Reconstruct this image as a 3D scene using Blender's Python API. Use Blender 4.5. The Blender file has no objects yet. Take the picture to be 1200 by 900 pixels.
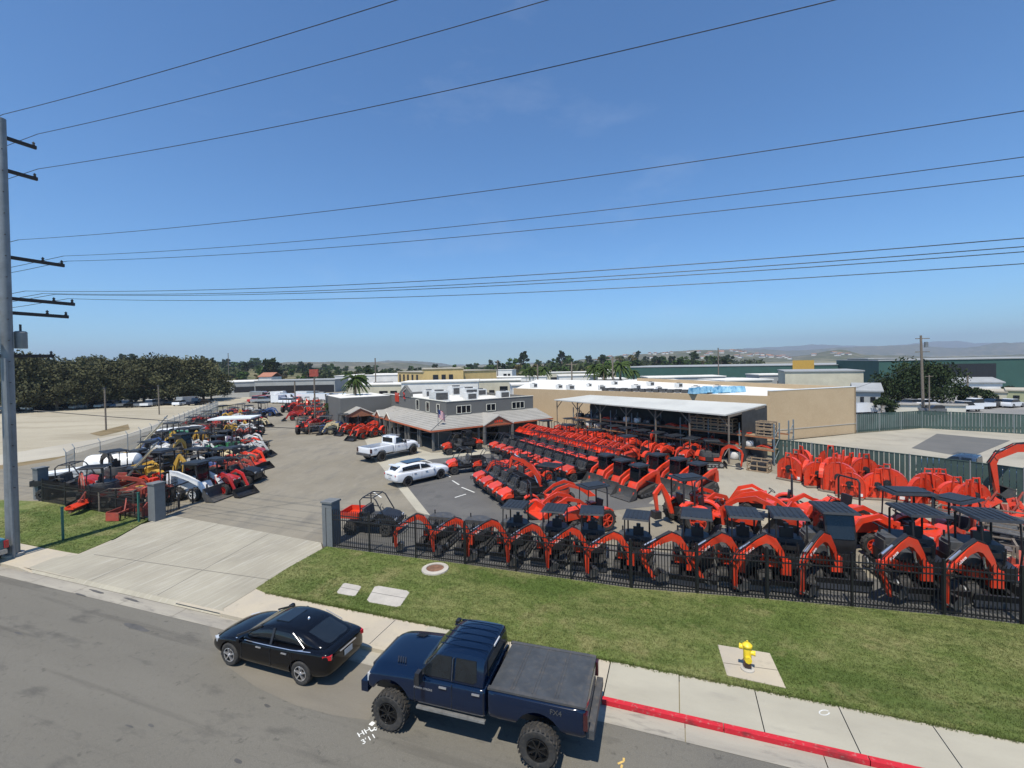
import bpy, bmesh, math, random
from mathutils import Vector, Matrix
R_=math.radians
rnd=random.Random(7)
S=bpy.context.scene; COL=S.collection
# ------------------------------------------------------------------ camera maths (survey of the place)
FPX=535.;H=9.25;PIT=R_(1.0);ROL=0.02;CY=435.3
cF=Vector((0,math.cos(PIT),-math.sin(PIT)));r0=Vector((1,0,0));u0=Vector((0,math.sin(PIT),math.cos(PIT)))
cR=math.cos(ROL)*r0-math.sin(ROL)*u0; cU=math.sin(ROL)*r0+math.cos(ROL)*u0
def G(px,py,z=0.0):
    d=cF+(px-600)/FPX*cR+(CY-py)/FPX*cU; t=(z-H)/d.z
    return Vector((t*d.x,t*d.y,z))
def PJ(p):
    p=Vector(p)-Vector((0,0,H)); a=p.dot(cF)
    return 600+FPX*p.dot(cR)/a, CY-FPX*p.dot(cU)/a
def ZAT(x,y,py):            # height above ground seen at row py over the spot x,y
    lo,hi=-20.,900.
    for _ in range(60):
        m=(lo+hi)/2
        if PJ((x,y,m))[1]>py: lo=m
        else: hi=m
    return lo
cam=bpy.data.cameras.new('camera'); co=bpy.data.objects.new('camera',cam); COL.objects.link(co)
cam.sensor_width=36; cam.lens=36*FPX/1200; cam.shift_y=-(450-CY)/1200
M=Matrix((cR,cU,-cF)).transposed().to_4x4(); M.translation=Vector((0,0,H)); co.matrix_world=M
cam.clip_start=.2; cam.clip_end=30000; S.camera=co
# ------------------------------------------------------------------ materials
MATS={}
def mat(name,col,rough=.6,metal=0.,var=.12,scale=3.,bump=0.,bscale=40.,col2=None,coat=0.,spec=.5,rand=0.,dirt=0.):
    if name in MATS: return MATS[name]
    m=bpy.data.materials.new(name); m.use_nodes=True; nt=m.node_tree; N=nt.nodes; L=nt.links
    b=N['Principled BSDF']; b.inputs['Roughness'].default_value=rough; b.inputs['Metallic'].default_value=metal
    b.inputs['Specular IOR Level'].default_value=spec
    if coat: b.inputs['Coat Weight'].default_value=coat; b.inputs['Coat Roughness'].default_value=.04
    tc=N.new('ShaderNodeTexCoord'); no=N.new('ShaderNodeTexNoise'); no.inputs['Scale'].default_value=scale; no.inputs['Detail'].default_value=6; no.inputs['Roughness'].default_value=.65
    L.new(tc.outputs['Object'],no.inputs['Vector'])
    cr=N.new('ShaderNodeValToRGB'); cr.color_ramp.elements[0].position=.32; cr.color_ramp.elements[1].position=.68
    c2=col2 or tuple(min(1,c*(1+var)) for c in col)
    cr.color_ramp.elements[0].color=(*[c*(1-var) for c in col],1); cr.color_ramp.elements[1].color=(*c2,1)
    L.new(no.outputs['Fac'],cr.inputs['Fac']); out=cr.outputs['Color']
    if rand:
        oi=N.new('ShaderNodeObjectInfo'); hs=N.new('ShaderNodeHueSaturation'); mr=N.new('ShaderNodeMapRange')
        mr.inputs['To Min'].default_value=1-rand; mr.inputs['To Max'].default_value=1+rand
        L.new(oi.outputs['Random'],mr.inputs['Value']); L.new(mr.outputs['Result'],hs.inputs['Value']); L.new(out,hs.inputs['Color']); out=hs.outputs['Color']
    if dirt:
        n3=N.new('ShaderNodeTexNoise'); n3.inputs['Scale'].default_value=scale*2.3; n3.inputs['Detail'].default_value=8; L.new(tc.outputs['Object'],n3.inputs['Vector'])
        r3=N.new('ShaderNodeMapRange'); r3.inputs['From Min'].default_value=.5; r3.inputs['From Max'].default_value=.75; r3.inputs['To Max'].default_value=dirt
        L.new(n3.outputs['Fac'],r3.inputs['Value']); mx=N.new('ShaderNodeMixRGB'); mx.inputs['Color2'].default_value=(.2,.16,.11,1)
        L.new(r3.outputs['Result'],mx.inputs['Fac']); L.new(out,mx.inputs['Color1']); out=mx.outputs['Color']
    L.new(out,b.inputs['Base Color'])
    if bump:
        n2=N.new('ShaderNodeTexNoise'); n2.inputs['Scale'].default_value=bscale; n2.inputs['Detail'].default_value=4; L.new(tc.outputs['Object'],n2.inputs['Vector'])
        bp=N.new('ShaderNodeBump'); bp.inputs['Strength'].default_value=bump; bp.inputs['Distance'].default_value=.02; L.new(n2.outputs['Fac'],bp.inputs['Height']); L.new(bp.outputs['Normal'],b.inputs['Normal'])
    MATS[name]=m; return m
def ground_mat(name,base,layers,rough=.9,bump=.3,bscale=25.,stretch=None,cracks=0.,ang=0.):
    """base colour plus noise layers: (scale, lo, hi, colour, strength, (sx,sy))"""
    m=bpy.data.materials.new(name); m.use_nodes=True; nt=m.node_tree; N=nt.nodes; L=nt.links
    b=N['Principled BSDF']; b.inputs['Roughness'].default_value=rough; b.inputs['Specular IOR Level'].default_value=.25
    ge=N.new('ShaderNodeNewGeometry'); out=None
    rgb=N.new('ShaderNodeRGB'); rgb.outputs[0].default_value=(*base,1); out=rgb.outputs[0]
    rot=N.new('ShaderNodeMapping'); rot.inputs['Rotation'].default_value=(0,0,ang); L.new(ge.outputs['Position'],rot.inputs['Vector'])
    for (sc,lo,hi,c,st,xy) in layers:
        mp=N.new('ShaderNodeMapping'); mp.inputs['Scale'].default_value=(xy[0],xy[1],1); mp.inputs['Location'].default_value=(sc*3.1,sc*7.7,0)
        L.new(rot.outputs['Vector'],mp.inputs['Vector'])
        no=N.new('ShaderNodeTexNoise'); no.inputs['Scale'].default_value=sc; no.inputs['Detail'].default_value=7; no.inputs['Roughness'].default_value=.62; L.new(mp.outputs['Vector'],no.inputs['Vector'])
        mr=N.new('ShaderNodeMapRange'); mr.inputs['From Min'].default_value=lo; mr.inputs['From Max'].default_value=hi; mr.inputs['To Max'].default_value=st; L.new(no.outputs['Fac'],mr.inputs['Value'])
        mx=N.new('ShaderNodeMixRGB'); mx.inputs['Color2'].default_value=(*c,1); L.new(mr.outputs['Result'],mx.inputs['Fac']); L.new(out,mx.inputs['Color1']); out=mx.outputs['Color']
    if cracks:
        vo=N.new('ShaderNodeTexVoronoi'); vo.feature='DISTANCE_TO_EDGE'; vo.inputs['Scale'].default_value=.22
        nn=N.new('ShaderNodeTexNoise'); nn.inputs['Scale'].default_value=.9; nn.inputs['Detail'].default_value=5; L.new(ge.outputs['Position'],nn.inputs['Vector'])
        ad=N.new('ShaderNodeMixRGB'); ad.blend_type='ADD'; ad.inputs['Fac'].default_value=1.6; L.new(ge.outputs['Position'],ad.inputs['Color1']); L.new(nn.outputs['Color'],ad.inputs['Color2']); L.new(ad.outputs['Color'],vo.inputs['Vector'])
        mr=N.new('ShaderNodeMapRange'); mr.inputs['From Min'].default_value=.0; mr.inputs['From Max'].default_value=.006; mr.inputs['To Min'].default_value=cracks; mr.inputs['To Max'].default_value=0; L.new(vo.outputs['Distance'],mr.inputs['Value'])
        mx=N.new('ShaderNodeMixRGB'); mx.inputs['Color2'].default_value=(.03,.028,.025,1); L.new(mr.outputs['Result'],mx.inputs['Fac']); L.new(out,mx.inputs['Color1']); out=mx.outputs['Color']
    L.new(out,b.inputs['Base Color'])
    n2=N.new('ShaderNodeTexNoise'); n2.inputs['Scale'].default_value=bscale; n2.inputs['Detail'].default_value=5; L.new(ge.outputs['Position'],n2.inputs['Vector'])
    bp=N.new('ShaderNodeBump'); bp.inputs['Strength'].default_value=bump; bp.inputs['Distance'].default_value=.03; L.new(n2.outputs['Fac'],bp.inputs['Height']); L.new(bp.outputs['Normal'],b.inputs['Normal'])
    return m
ORG=mat('orange_paint',(.64,.047,.016),.36,var=.12,scale=1.5,coat=.15,rand=.22,dirt=.3)
RED=mat('red_paint',(.42,.022,.02),.38,var=.15,scale=2,coat=.2,rand=.2,dirt=.2)
OLDR=mat('faded_red_paint',(.34,.06,.04),.6,var=.25,scale=2,rand=.25,dirt=.5)
YEL=mat('yellow_machine_paint',(.55,.33,.05),.5,var=.15,scale=2,rand=.15,dirt=.45)
CREAM=mat('cream_machine_paint',(.6,.5,.3),.5,var=.12,scale=2,dirt=.4)
BLUEP=mat('blue_machine_paint',(.05,.1,.25),.45,var=.15,scale=2,dirt=.3)
GRNP=mat('green_machine_paint',(.05,.22,.1),.45,var=.15,scale=2,dirt=.3)
BLK=mat('black_steel',(.018,.018,.02),.42,var=.3,scale=4,rand=.2)
CAN=mat('canopy_plastic',(.022,.025,.03),.5,var=.15,scale=5,spec=.3)
GRY=mat('dark_grey_plastic',(.065,.066,.068),.55,var=.2,scale=3,spec=.3,dirt=.35)
RUB=mat('tyre_rubber',(.028,.027,.026),.85,var=.25,scale=6,bump=.3,dirt=.25)
STL=mat('worn_steel',(.33,.33,.32),.4,.6,var=.25,scale=5,dirt=.3)
CHR=mat('bright_metal',(.8,.8,.82),.28,.85,var=.05)
WHT=mat('white_paint',(.78,.78,.76),.4,var=.05,scale=2,coat=.2,dirt=.08)
OFFW=mat('off_white_metal',(.62,.62,.6),.5,var=.12,scale=1.5,dirt=.3)
GLS=mat('dark_glass',(.012,.016,.02),.06,var=.1,spec=.8)
GLS2=mat('tinted_window_glass',(.012,.015,.018),.07,var=.2,spec=.5)
WOOD=mat('weathered_wood',(.3,.22,.14),.8,var=.3,scale=6,bump=.4)
WOODD=mat('grey_timber',(.17,.14,.11),.85,var=.3,scale=6)
RUST=mat('rusty_steel',(.17,.09,.055),.8,var=.4,scale=5)
REDL=mat('red_lens',(.45,.01,.015),.15,var=.1,coat=.5)
LENS=mat('clear_lens',(.5,.5,.5),.1,var=.1,coat=.5)
CONC=mat('bare_concrete',(.42,.39,.34),.9,var=.12,scale=1.5,bump=.3)
# ------------------------------------------------------------------ mesh builder
class MB:
    def __init__(s): s.v=[];s.f=[];s.m=[];s.T=None
    def add(s,vs,fs,mi=0):
        n=len(s.v)
        for p in vs:
            p=Vector(p); s.v.append(s.T@p if s.T else p)
        for f in fs: s.f.append([n+i for i in f]); s.m.append(mi)
        return s
    def box(s,c,d,rz=0,ry=0,mi=0,taper=1.):
        hx,hy,hz=d[0]/2,d[1]/2,d[2]/2; M=Matrix.Translation(c)@Matrix.Rotation(rz,4,'Z')@Matrix.Rotation(ry,4,'Y')
        vs=[]
        for z in(-1,1):
            k=1. if z<0 else taper
            for x,y in((-1,-1),(1,-1),(1,1),(-1,1)): vs.append(M@Vector((x*hx*k,y*hy*k,z*hz)))
        return s.add(vs,[(3,2,1,0),(4,5,6,7),(0,1,5,4),(1,2,6,5),(2,3,7,6),(3,0,4,7)],mi)
    def bar(s,a,b,w,h=None,mi=0,w2=None):
        a=Vector(a);b=Vector(b);h=h or w;d=(b-a).normalized()
        up=Vector((0,0,1)) if abs(d.z)<.95 else Vector((1,0,0))
        x=d.cross(up).normalized();y=x.cross(d).normalized();k=(w2/w) if w2 else 1
        vs=[a+x*w/2*i+y*h/2*j for i,j in((-1,-1),(1,-1),(1,1),(-1,1))]+[b+x*w/2*i*k+y*h/2*j*k for i,j in((-1,-1),(1,-1),(1,1),(-1,1))]
        return s.add(vs,[(0,1,2,3),(7,6,5,4),(4,5,1,0),(5,6,2,1),(6,7,3,2),(7,4,0,3)],mi)
    def tube(s,pts,r,n=6,mi=0,cap=True):
        P=[Vector(p) for p in pts]; rs=r if isinstance(r,(list,tuple)) else [r]*len(P); vs=[];fs=[]
        t0=(P[1]-P[0]).normalized(); up=Vector((0,0,1)) if abs(t0.z)<.9 else Vector((1,0,0)); x=t0.cross(up).normalized()
        for i,p in enumerate(P):
            t=(P[min(i+1,len(P)-1)]-P[max(i-1,0)]).normalized(); x=(x-t*x.dot(t)).normalized(); y=t.cross(x)
            for k in range(n):
                a=2*math.pi*k/n; vs.append(p+(x*math.cos(a)+y*math.sin(a))*rs[i])
        for i in range(len(P)-1):
            for k in range(n): a=i*n+k;b=i*n+(k+1)%n; fs.append((a,b,b+n,a+n))
        if cap: fs.append(tuple(range(n-1,-1,-1))); fs.append(tuple((len(P)-1)*n+k for k in range(n)))
        return s.add(vs,fs,mi)
    def lathe(s,c,prof,n=16,axis='y',mi=0):
        """prof: (radius, offset along axis)"""
        c=Vector(c);vs=[];fs=[]
        for (r,o) in prof:
            for k in range(n):
                a=2*math.pi*k/n; q=(r*math.cos(a),r*math.sin(a))
                vs.append(c+(Vector((q[0],o,q[1])) if axis=='y' else Vector((q[0],q[1],o)) if axis=='z' else Vector((o,q[0],q[1]))))
        for i in range(len(prof)-1):
            for k in range(n): a=i*n+k;b=i*n+(k+1)%n; fs.append((a,b,b+n,a+n))
        return s.add(vs,fs,mi)
    def prism(s,poly,y0,y1,mi=0,axis='y'):
        """poly in (x,z) extruded along y; axis z: poly (x,y) extruded in z"""
        n=len(poly); mk=(lambda p,t:(p[0],t,p[1])) if axis=='y' else ((lambda p,t:(p[0],p[1],t)) if axis=='z' else (lambda p,t:(t,p[0],p[1])))
        vs=[mk(p,y0) for p in poly]+[mk(p,y1) for p in poly]
        fs=[tuple(range(n)),tuple(range(2*n-1,n-1,-1))]+[(i,i+n,(i+1)%n+n,(i+1)%n) for i in range(n)]
        return s.add(vs,fs,mi)
    def ribbon(s,pts,ws,th,o=(0,0,0),yaw=0.,mi=0):
        """flat beam whose side is a thick polyline in a vertical plane"""
        P=[Vector((p[0],p[1])) for p in pts];L=[];Rr=[]
        for i,p in enumerate(P):
            t=(P[min(i+1,len(P)-1)]-P[max(i-1,0)]).normalized(); nn=Vector((-t.y,t.x)); L.append(p+nn*ws[i]/2); Rr.append(p-nn*ws[i]/2)
        o=Vector(o);d=Vector((math.cos(yaw),math.sin(yaw),0));q=Vector((-d.y,d.x,0))
        f3=lambda p,t:o+d*p.x+Vector((0,0,p.y))+q*t
        n=len(P)
        vs=[f3(p,-th/2) for p in L]+[f3(p,-th/2) for p in Rr]+[f3(p,th/2) for p in L]+[f3(p,th/2) for p in Rr];fs=[]
        for i in range(n-1):
            fs+=[(i,i+1,n+i+1,n+i),(2*n+i+1,2*n+i,3*n+i,3*n+i+1),(i+1,i,2*n+i,2*n+i+1),(n+i,n+i+1,3*n+i+1,3*n+i)]
        fs+=[(0,n,3*n,2*n),(n-1,3*n-1,4*n-1,2*n-1)]
        return s.add(vs,fs,mi)
    def sheet(s,poly,z=None,mi=0): return s.add([(p[0],p[1],z if z is not None else p[2]) for p in poly],[tuple(range(len(poly)))],mi)
    def mesh(s,name,mats,smooth=40,fix=True):
        me=bpy.data.meshes.new(name); me.from_pydata([tuple(v) for v in s.v],[],s.f)
        mats=mats if isinstance(mats,(list,tuple)) else [mats]
        for m in mats: me.materials.append(m)
        me.polygons.foreach_set('material_index',s.m)
        if fix and len(s.f)<60000:
            bm=bmesh.new(); bm.from_mesh(me); bmesh.ops.recalc_face_normals(bm,faces=bm.faces); bm.to_mesh(me); bm.free()
        if smooth: me.shade_smooth(); me.set_sharp_from_angle(angle=R_(smooth))
        me.update(); return me
def obj(name,me,parent=None,kind=None):
    o=bpy.data.objects.new(name,me); COL.objects.link(o)
    if parent: o.parent=parent
    if kind: o['kind']=kind
    return o
def tag(o,label,cat,group=None):
    o['label']=label;o['category']=cat
    if group:o['group']=group
    return o
def struct(name,mb,m,kind='structure',smooth=0): return obj(name,mb.mesh(name,m,smooth),None,kind)
LABELS={}
SEP={'control_lever','hydraulic_cylinder','piston_rod'}
def islands(mb):
    par=list(range(len(mb.v)))
    def fd(a):
        while par[a]!=a: par[a]=par[par[a]]; a=par[a]
        return a
    for f in mb.f:
        for i in f[1:]: par[fd(i)]=fd(f[0])
    gs={}
    for k,f in enumerate(mb.f): gs.setdefault(fd(f[0]),[]).append(k)
    for g in gs.values():
        q=MB(); mp={}
        for k in g:
            for i in mb.f[k]:
                if i not in mp: mp[i]=len(q.v); q.v.append(mb.v[i])
            q.f.append([mp[i] for i in mb.f[k]]); q.m.append(mb.m[k])
        yield q
class Proto:
    def __init__(s): s.p=[]
    def add(s,name,mb,m,parent=None,smooth=40):
        if name in SEP and not isinstance(mb,bpy.types.Mesh):
            r=None
            for q in islands(mb): r=s.add1(name,q,m,parent,smooth)
            return r
        return s.add1(name,mb,m,parent,smooth)
    def add1(s,name,mb,m,parent=None,smooth=40):
        s.p.append((name,mb if isinstance(mb,bpy.types.Mesh) else mb.mesh(name,m,smooth),parent)); return len(s.p)-1
    def place(s,name,label,cat,loc,rz=0,group=None,scale=1.,skip=()):
        r=bpy.data.objects.new(name,None); COL.objects.link(r); r.location=loc; r.rotation_euler=(0,0,rz); r.empty_display_size=.3
        r.scale=(scale,)*3 if not isinstance(scale,tuple) else scale
        n_w=len(label.split())
        if n_w>16: print('LONG',n_w,label)
        if label in LABELS: print('DUP',label)
        tag(r,label,cat,group); LABELS[label]=LABELS.get(label,0)+1; os=[]
        for (n,me,par) in s.p:
            if n in skip: os.append(None); continue
            o=bpy.data.objects.new(n,me); COL.objects.link(o); o.parent=r if par is None else os[par]; os.append(o)
        return r
ORD=['first','second','third','fourth','fifth','sixth','seventh','eighth','ninth','tenth','eleventh','twelfth','thirteenth','fourteenth','fifteenth','sixteenth','seventeenth','eighteenth','nineteenth','twentieth']
def wheel_mb(c,r,w,n=20,lug=0,prof=1.):
    t=MB(); c=Vector(c)
    t.lathe(c,[(r*.55,-w*.42),(r*.62,-w*.5),(r*.9,-w*.5),(r,-w*.34),(r,w*.34),(r*.9,w*.5),(r*.62,w*.5),(r*.55,w*.42),(r*.55,-w*.42)],n)
    if lug:
        for k in range(lug):
            a=2*math.pi*k/lug
            for sg in(-1,1):
                a2=a+(math.pi/lug if sg>0 else 0); M=Matrix.Translation(c)@Matrix.Rotation(-a2,4,'Y')
                t2=MB(); t2.T=M@Matrix.Translation((r*1.005,sg*w*.26,0))@Matrix.Rotation(R_(22*sg),4,'X'); t2.box((0,0,0),(r*.05,w*.5,r*.11)); t.add(t2.v,t2.f)
    return t
def rim_mb(c,r,w,side,spokes=5,deep=.25,hub=.2,sw=.16):
    m=MB(); c=Vector(c); R=r*.63; o=side*w*.5
    m.lathe(c,[(R*.98,o*.98),(R*.9,o*1.0),(R*.88,o*.5)],20)
    m.lathe(c,[(R*hub*1.1,o*.45),(R*hub,o*.85),(0.001,o*.86)],10)
    for k in range(spokes):
        a=2*math.pi*k/spokes+.3; d=Vector((math.cos(a),0,math.sin(a)))
        m.bar(c+d*R*.1+Vector((0,o*.78,0)),c+d*R*.92+Vector((0,o*.86,0)),R*sw,R*.12)
    b=MB(); b.lathe(c,[(R*.97,o*.3),(.001,o*.28)],16)
    return m,b
def text_mb(txt,size,ext=.004):
    cu=bpy.data.curves.new('t','FONT'); cu.body=txt; cu.size=size; cu.extrude=ext; cu.align_x='CENTER'; cu.align_y='CENTER'
    o=bpy.data.objects.new('t',cu); COL.objects.link(o); dg=bpy.context.evaluated_depsgraph_get(); me=bpy.data.meshes.new_from_object(o.evaluated_get(dg)); 
    b=MB(); b.v=[v.co.copy() for v in me.vertices]; b.f=[list(p.vertices) for p in me.polygons]; b.m=[0]*len(b.f); bpy.data.objects.remove(o); return b
def xf(b,M): b.v=[M@v for v in b.v]; return b
# ------------------------------------------------------------------ equipment
def excavator(paint=ORG,pose='fold',big=False,cab=False,yaw=R_(-62)):
    P=Proto()
    u=MB(); u.box((0,0,.42),(1.1,.7,.22)); u.lathe((0,0,.5),[(.42,0),(.42,.14)],14,'z'); P.add('undercarriage',u,BLK)
    for sy in(-1,1):
        t=MB(); r=.25; pl=[]
        for k in range(9): a=-math.pi/2+math.pi*k/8; pl.append((.82+r*math.cos(a),r+.02+r*math.sin(a)))
        for k in range(9): a=math.pi/2+math.pi*k/8; pl.append((-.82+r*math.cos(a),r+.02+r*math.sin(a)))
        t.prism(pl,sy*.48,sy*.78)
        for k in range(14):
            x=-.85+k*.13; t.box((x,sy*.63,.015),(.05,.3,.03)); t.box((x,sy*.63,.53),(.05,.3,.03))
        i=P.add('track',t,RUB)
        w=MB()
        for x,rr in((.82,.16),(-.82,.18)): w.lathe((x,sy*.785,.27),[(rr,0),(rr*.9,sy*.03),(.001,sy*.03)],12)
        for x in(-.45,-.15,.15,.45): w.lathe((x,sy*.785,.16),[(.09,0),(.08,sy*.02),(.001,sy*.02)],10)
        w.box((0,sy*.785,.34),(1.1,.03,.1)); P.add('roller',w,STL,i)
    b=MB(); b.ribbon([(1.28,.05),(1.22,.22),(1.3,.42)],[.05,.05,.05],1.62); 
    for sy in(-1,1): b.bar((.3,sy*.3,.35),(1.24,sy*.3,.22),.12)
    P.add('dozer_blade',b,BLK)
    h=MB(); pl=[(.62,-.5),(.72,-.35),(.72,.35),(.62,.62),(-.2,.75)]+[(-.35-.62*math.cos(a),.78*math.sin(a)) for a in [R_(75-k*18.75) for k in range(9)]]+[(-.2,-.75),(.3,-.68)]
    h.prism(pl,.62,.98,axis='z'); P.add('house',h,BLK); h=MB(); h.prism([(p[0]*1.02,p[1]*1.02) for p in pl[4:14]],.66,.95,axis='z'); P.add('counterweight',h,paint); h=MB(); h.prism([(.2,-.72),(.76,-.62),(.76,-.2),(.2,-.2)],.64,.9,axis='z'); P.add('tool_box',h,paint)
    e=MB(); pl=[(.05,-.72)]+[(-.3-.6*math.cos(a),.74*math.sin(a)) for a in [R_(-80+k*20) for k in range(9)]]+[(.05,.72)]
    e.prism(pl,.98,1.32,axis='z'); e.prism([(p[0]*.93,p[1]*.93) for p in pl],1.32,1.42,axis='z'); P.add('engine_cover',e,GRY)
    g=MB(); g.prism([(.1,-.7),(.7,-.62),(.7,-.12),(.1,-.12)],.98,1.22,axis='z'); P.add('side_cover',g,GRY)
    st=MB(); st.box((.1,.18,1.2),(.48,.46,.14)); st.box((-.12,.18,1.5),(.12,.44,.55),ry=-.1); st.tube([(-.13,.18,1.74),(-.15,.18,1.92)],.09)
    P.add('seat',st,BLK)
    lv=MB(); 
    for y in(-.12,.45): lv.tube([(.38,y,.98),(.36,y,1.36)],.03); lv.tube([(.5,y*.6+.1,.98),(.56,y*.6+.1,1.5)],.018)
    P.add('control_lever',lv,BLK)
    z1=2.32
    if cab:
        c=MB(); c.prism([(-.42,.98),(.62,.98),(.72,1.5),(.5,z1),(-.42,z1)],-.28,.62); P.add('cab',c,BLK)
        for y in(-.283,.623):
            w=MB(); w.prism([(-.34,1.35),(.6,1.35),(.62,1.5),(.46,z1-.12),(-.34,z1-.12)],y-.006,y+.006); P.add('window',w,GLS2)
        w=MB(); w.add([(.73,-.22,1.5),(.73,.56,1.5),(.53,.56,z1-.1),(.53,-.22,z1-.1)],[(0,1,2,3)]); P.add('windshield',w,GLS2)
    else:
        q=MB()
        for y in(-.3,.62):
            q.tube([(-.42,y,1.1),(-.42,y,z1-.08),(-.3,y,z1)],.035); q.tube([(-.3,y,z1),(.7,y,z1)],.03)
            if big or y<0: q.tube([(.7,y,z1),(.78,y,1.5),(.7,y,.98)],.028)
        P.add('canopy_post',q,BLK)
    c=MB(); c.box((.16,.16,z1+.06),(1.34,1.12,.07),taper=.94)
    for k in range(5): c.box((.16,-.2+k*.18,z1+.1),(1.1,.05,.02))
    P.add('canopy',c,CAN)
    # swing boom
    ft=Vector((.82,-.05,.72)); k=MB(); k.box((.8,-.05,.72),(.26,.3,.5)); P.add('swing_bracket',k,paint)
    if pose=='fold': bp=[(0,.05),(.22,.55),(.5,.93),(.78,1.04),(1.12,.92),(1.9,.42)]; arm=[(1.78,.6),(1.93,.28),(1.9,-.55)]; cyl=((.8,1.22),(1.74,.74))
    elif pose=='curl': bp=[(0,.05),(.22,.55),(.5,.93),(.78,1.04),(1.12,.92),(1.9,.42)]; arm=[(1.84,.62),(1.86,.28),(1.42,-.5)]; cyl=((.8,1.22),(1.78,.78))
    elif pose=='reach': bp=[(0,0),(.3,.75),(.8,1.35),(1.4,1.7),(2.3,1.85)]; arm=[(2.15,2.0),(2.3,1.7),(2.45,.9)]; cyl=((1.0,1.6),(2.05,2.05))
    else: bp=[(0,0),(.3,.9),(.8,1.25),(1.3,1.2),(1.9,.85)]; arm=[(1.8,1.0),(1.95,.65),(1.8,-.5)]; cyl=((.75,1.42),(1.72,1.12))
    b=MB(); b.ribbon(bp,[.13,.2,.28,.28,.2,.1] if len(bp)==6 else [.18,.28,.32,.26,.14],.16,ft,yaw); ib=P.add('boom',b,paint)
    if len(bp)==6 and paint is ORG:
        dv=Vector((math.cos(yaw),math.sin(yaw),0)); q=Vector((-dv.y,dv.x,0)); an=math.atan2(.5,.78)
        for sg in(-1,1):
            x=dv*(-sg); xa=x*math.cos(an)+Vector((0,0,sg*math.sin(an))); nn=q*sg; ya=nn.cross(xa); t=text_mb('Kubota',.13); M4=Matrix((xa,ya,nn)).transposed().to_4x4(); M4.translation=ft+dv*1.4+Vector((0,0,.7))+nn*.085; xf(t,M4); P.add('lettering',t,WHT,ib,smooth=0)
    a=MB(); a.ribbon(arm,[.15,.2,.09],.12,ft,yaw); P.add('arm',a,paint)
    dv=Vector((math.cos(yaw),math.sin(yaw),0)); W=lambda p:ft+dv*p[0]+Vector((0,0,p[1])); qv=Vector((-dv.y,dv.x,0))
    for sg in(-1,1): a=MB(); a.tube([W((-.15,.2))+qv*.06*sg]+[W((p[0]-.02,p[1]+.17))+qv*.06*sg for p in bp[1:5]]+[W((arm[0][0],arm[0][1]+.12))+qv*.05*sg,W((arm[1][0]+.14,arm[1][1]))+qv*.05*sg],.018,5); P.add('hose',a,BLK)
    a=MB(); a.tube([W((arm[1][0]-.02,arm[1][1]+.02))+qv*.0+dv*.12,W((arm[2][0]*.6+arm[1][0]*.4,arm[2][1]*.6+arm[1][1]*.4))+dv*.13],.04,6); P.add('hydraulic_cylinder',a,BLK)
    a=MB(); a.tube([(-.5,-.55,1.4),(-.5,-.55,1.62)],.035,6); P.add('exhaust',a,BLK)
    c=MB(); m=[(cyl[0][i]*.45+cyl[1][i]*.55) for i in(0,1)]; c.tube([W(cyl[0]),W(m)],.055); c.tube([W((.1,-.05)),W((.38,.35))],.06); P.add('hydraulic_cylinder',c,BLK)
    c=MB(); c.tube([W(m),W(cyl[1])],.03); c.tube([W((.38,.35)),W((bp[2][0]-.05,bp[2][1]-.2))],.03); P.add('piston_rod',c,CHR)
    e=arm[-1]; k=MB(); bx=[(e[0]+.05,e[1]+.1),(e[0]-.1,e[1]-.02),(e[0]-.34,e[1]+.02),(e[0]-.42,e[1]+.25),(e[0]-.2,e[1]+.33)]
    k.ribbon(bx,[.04]*5,.42,ft,yaw)
    for sgn in(-1,1):
        n=Vector((-dv.y,dv.x,0))*.2*sgn; k.add([W(p)+n for p in bx],[tuple(range(5))])
    P.add('bucket',k,GRY)
    return P
def lap(*a): return [Vector(x) for x in a]
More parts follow.
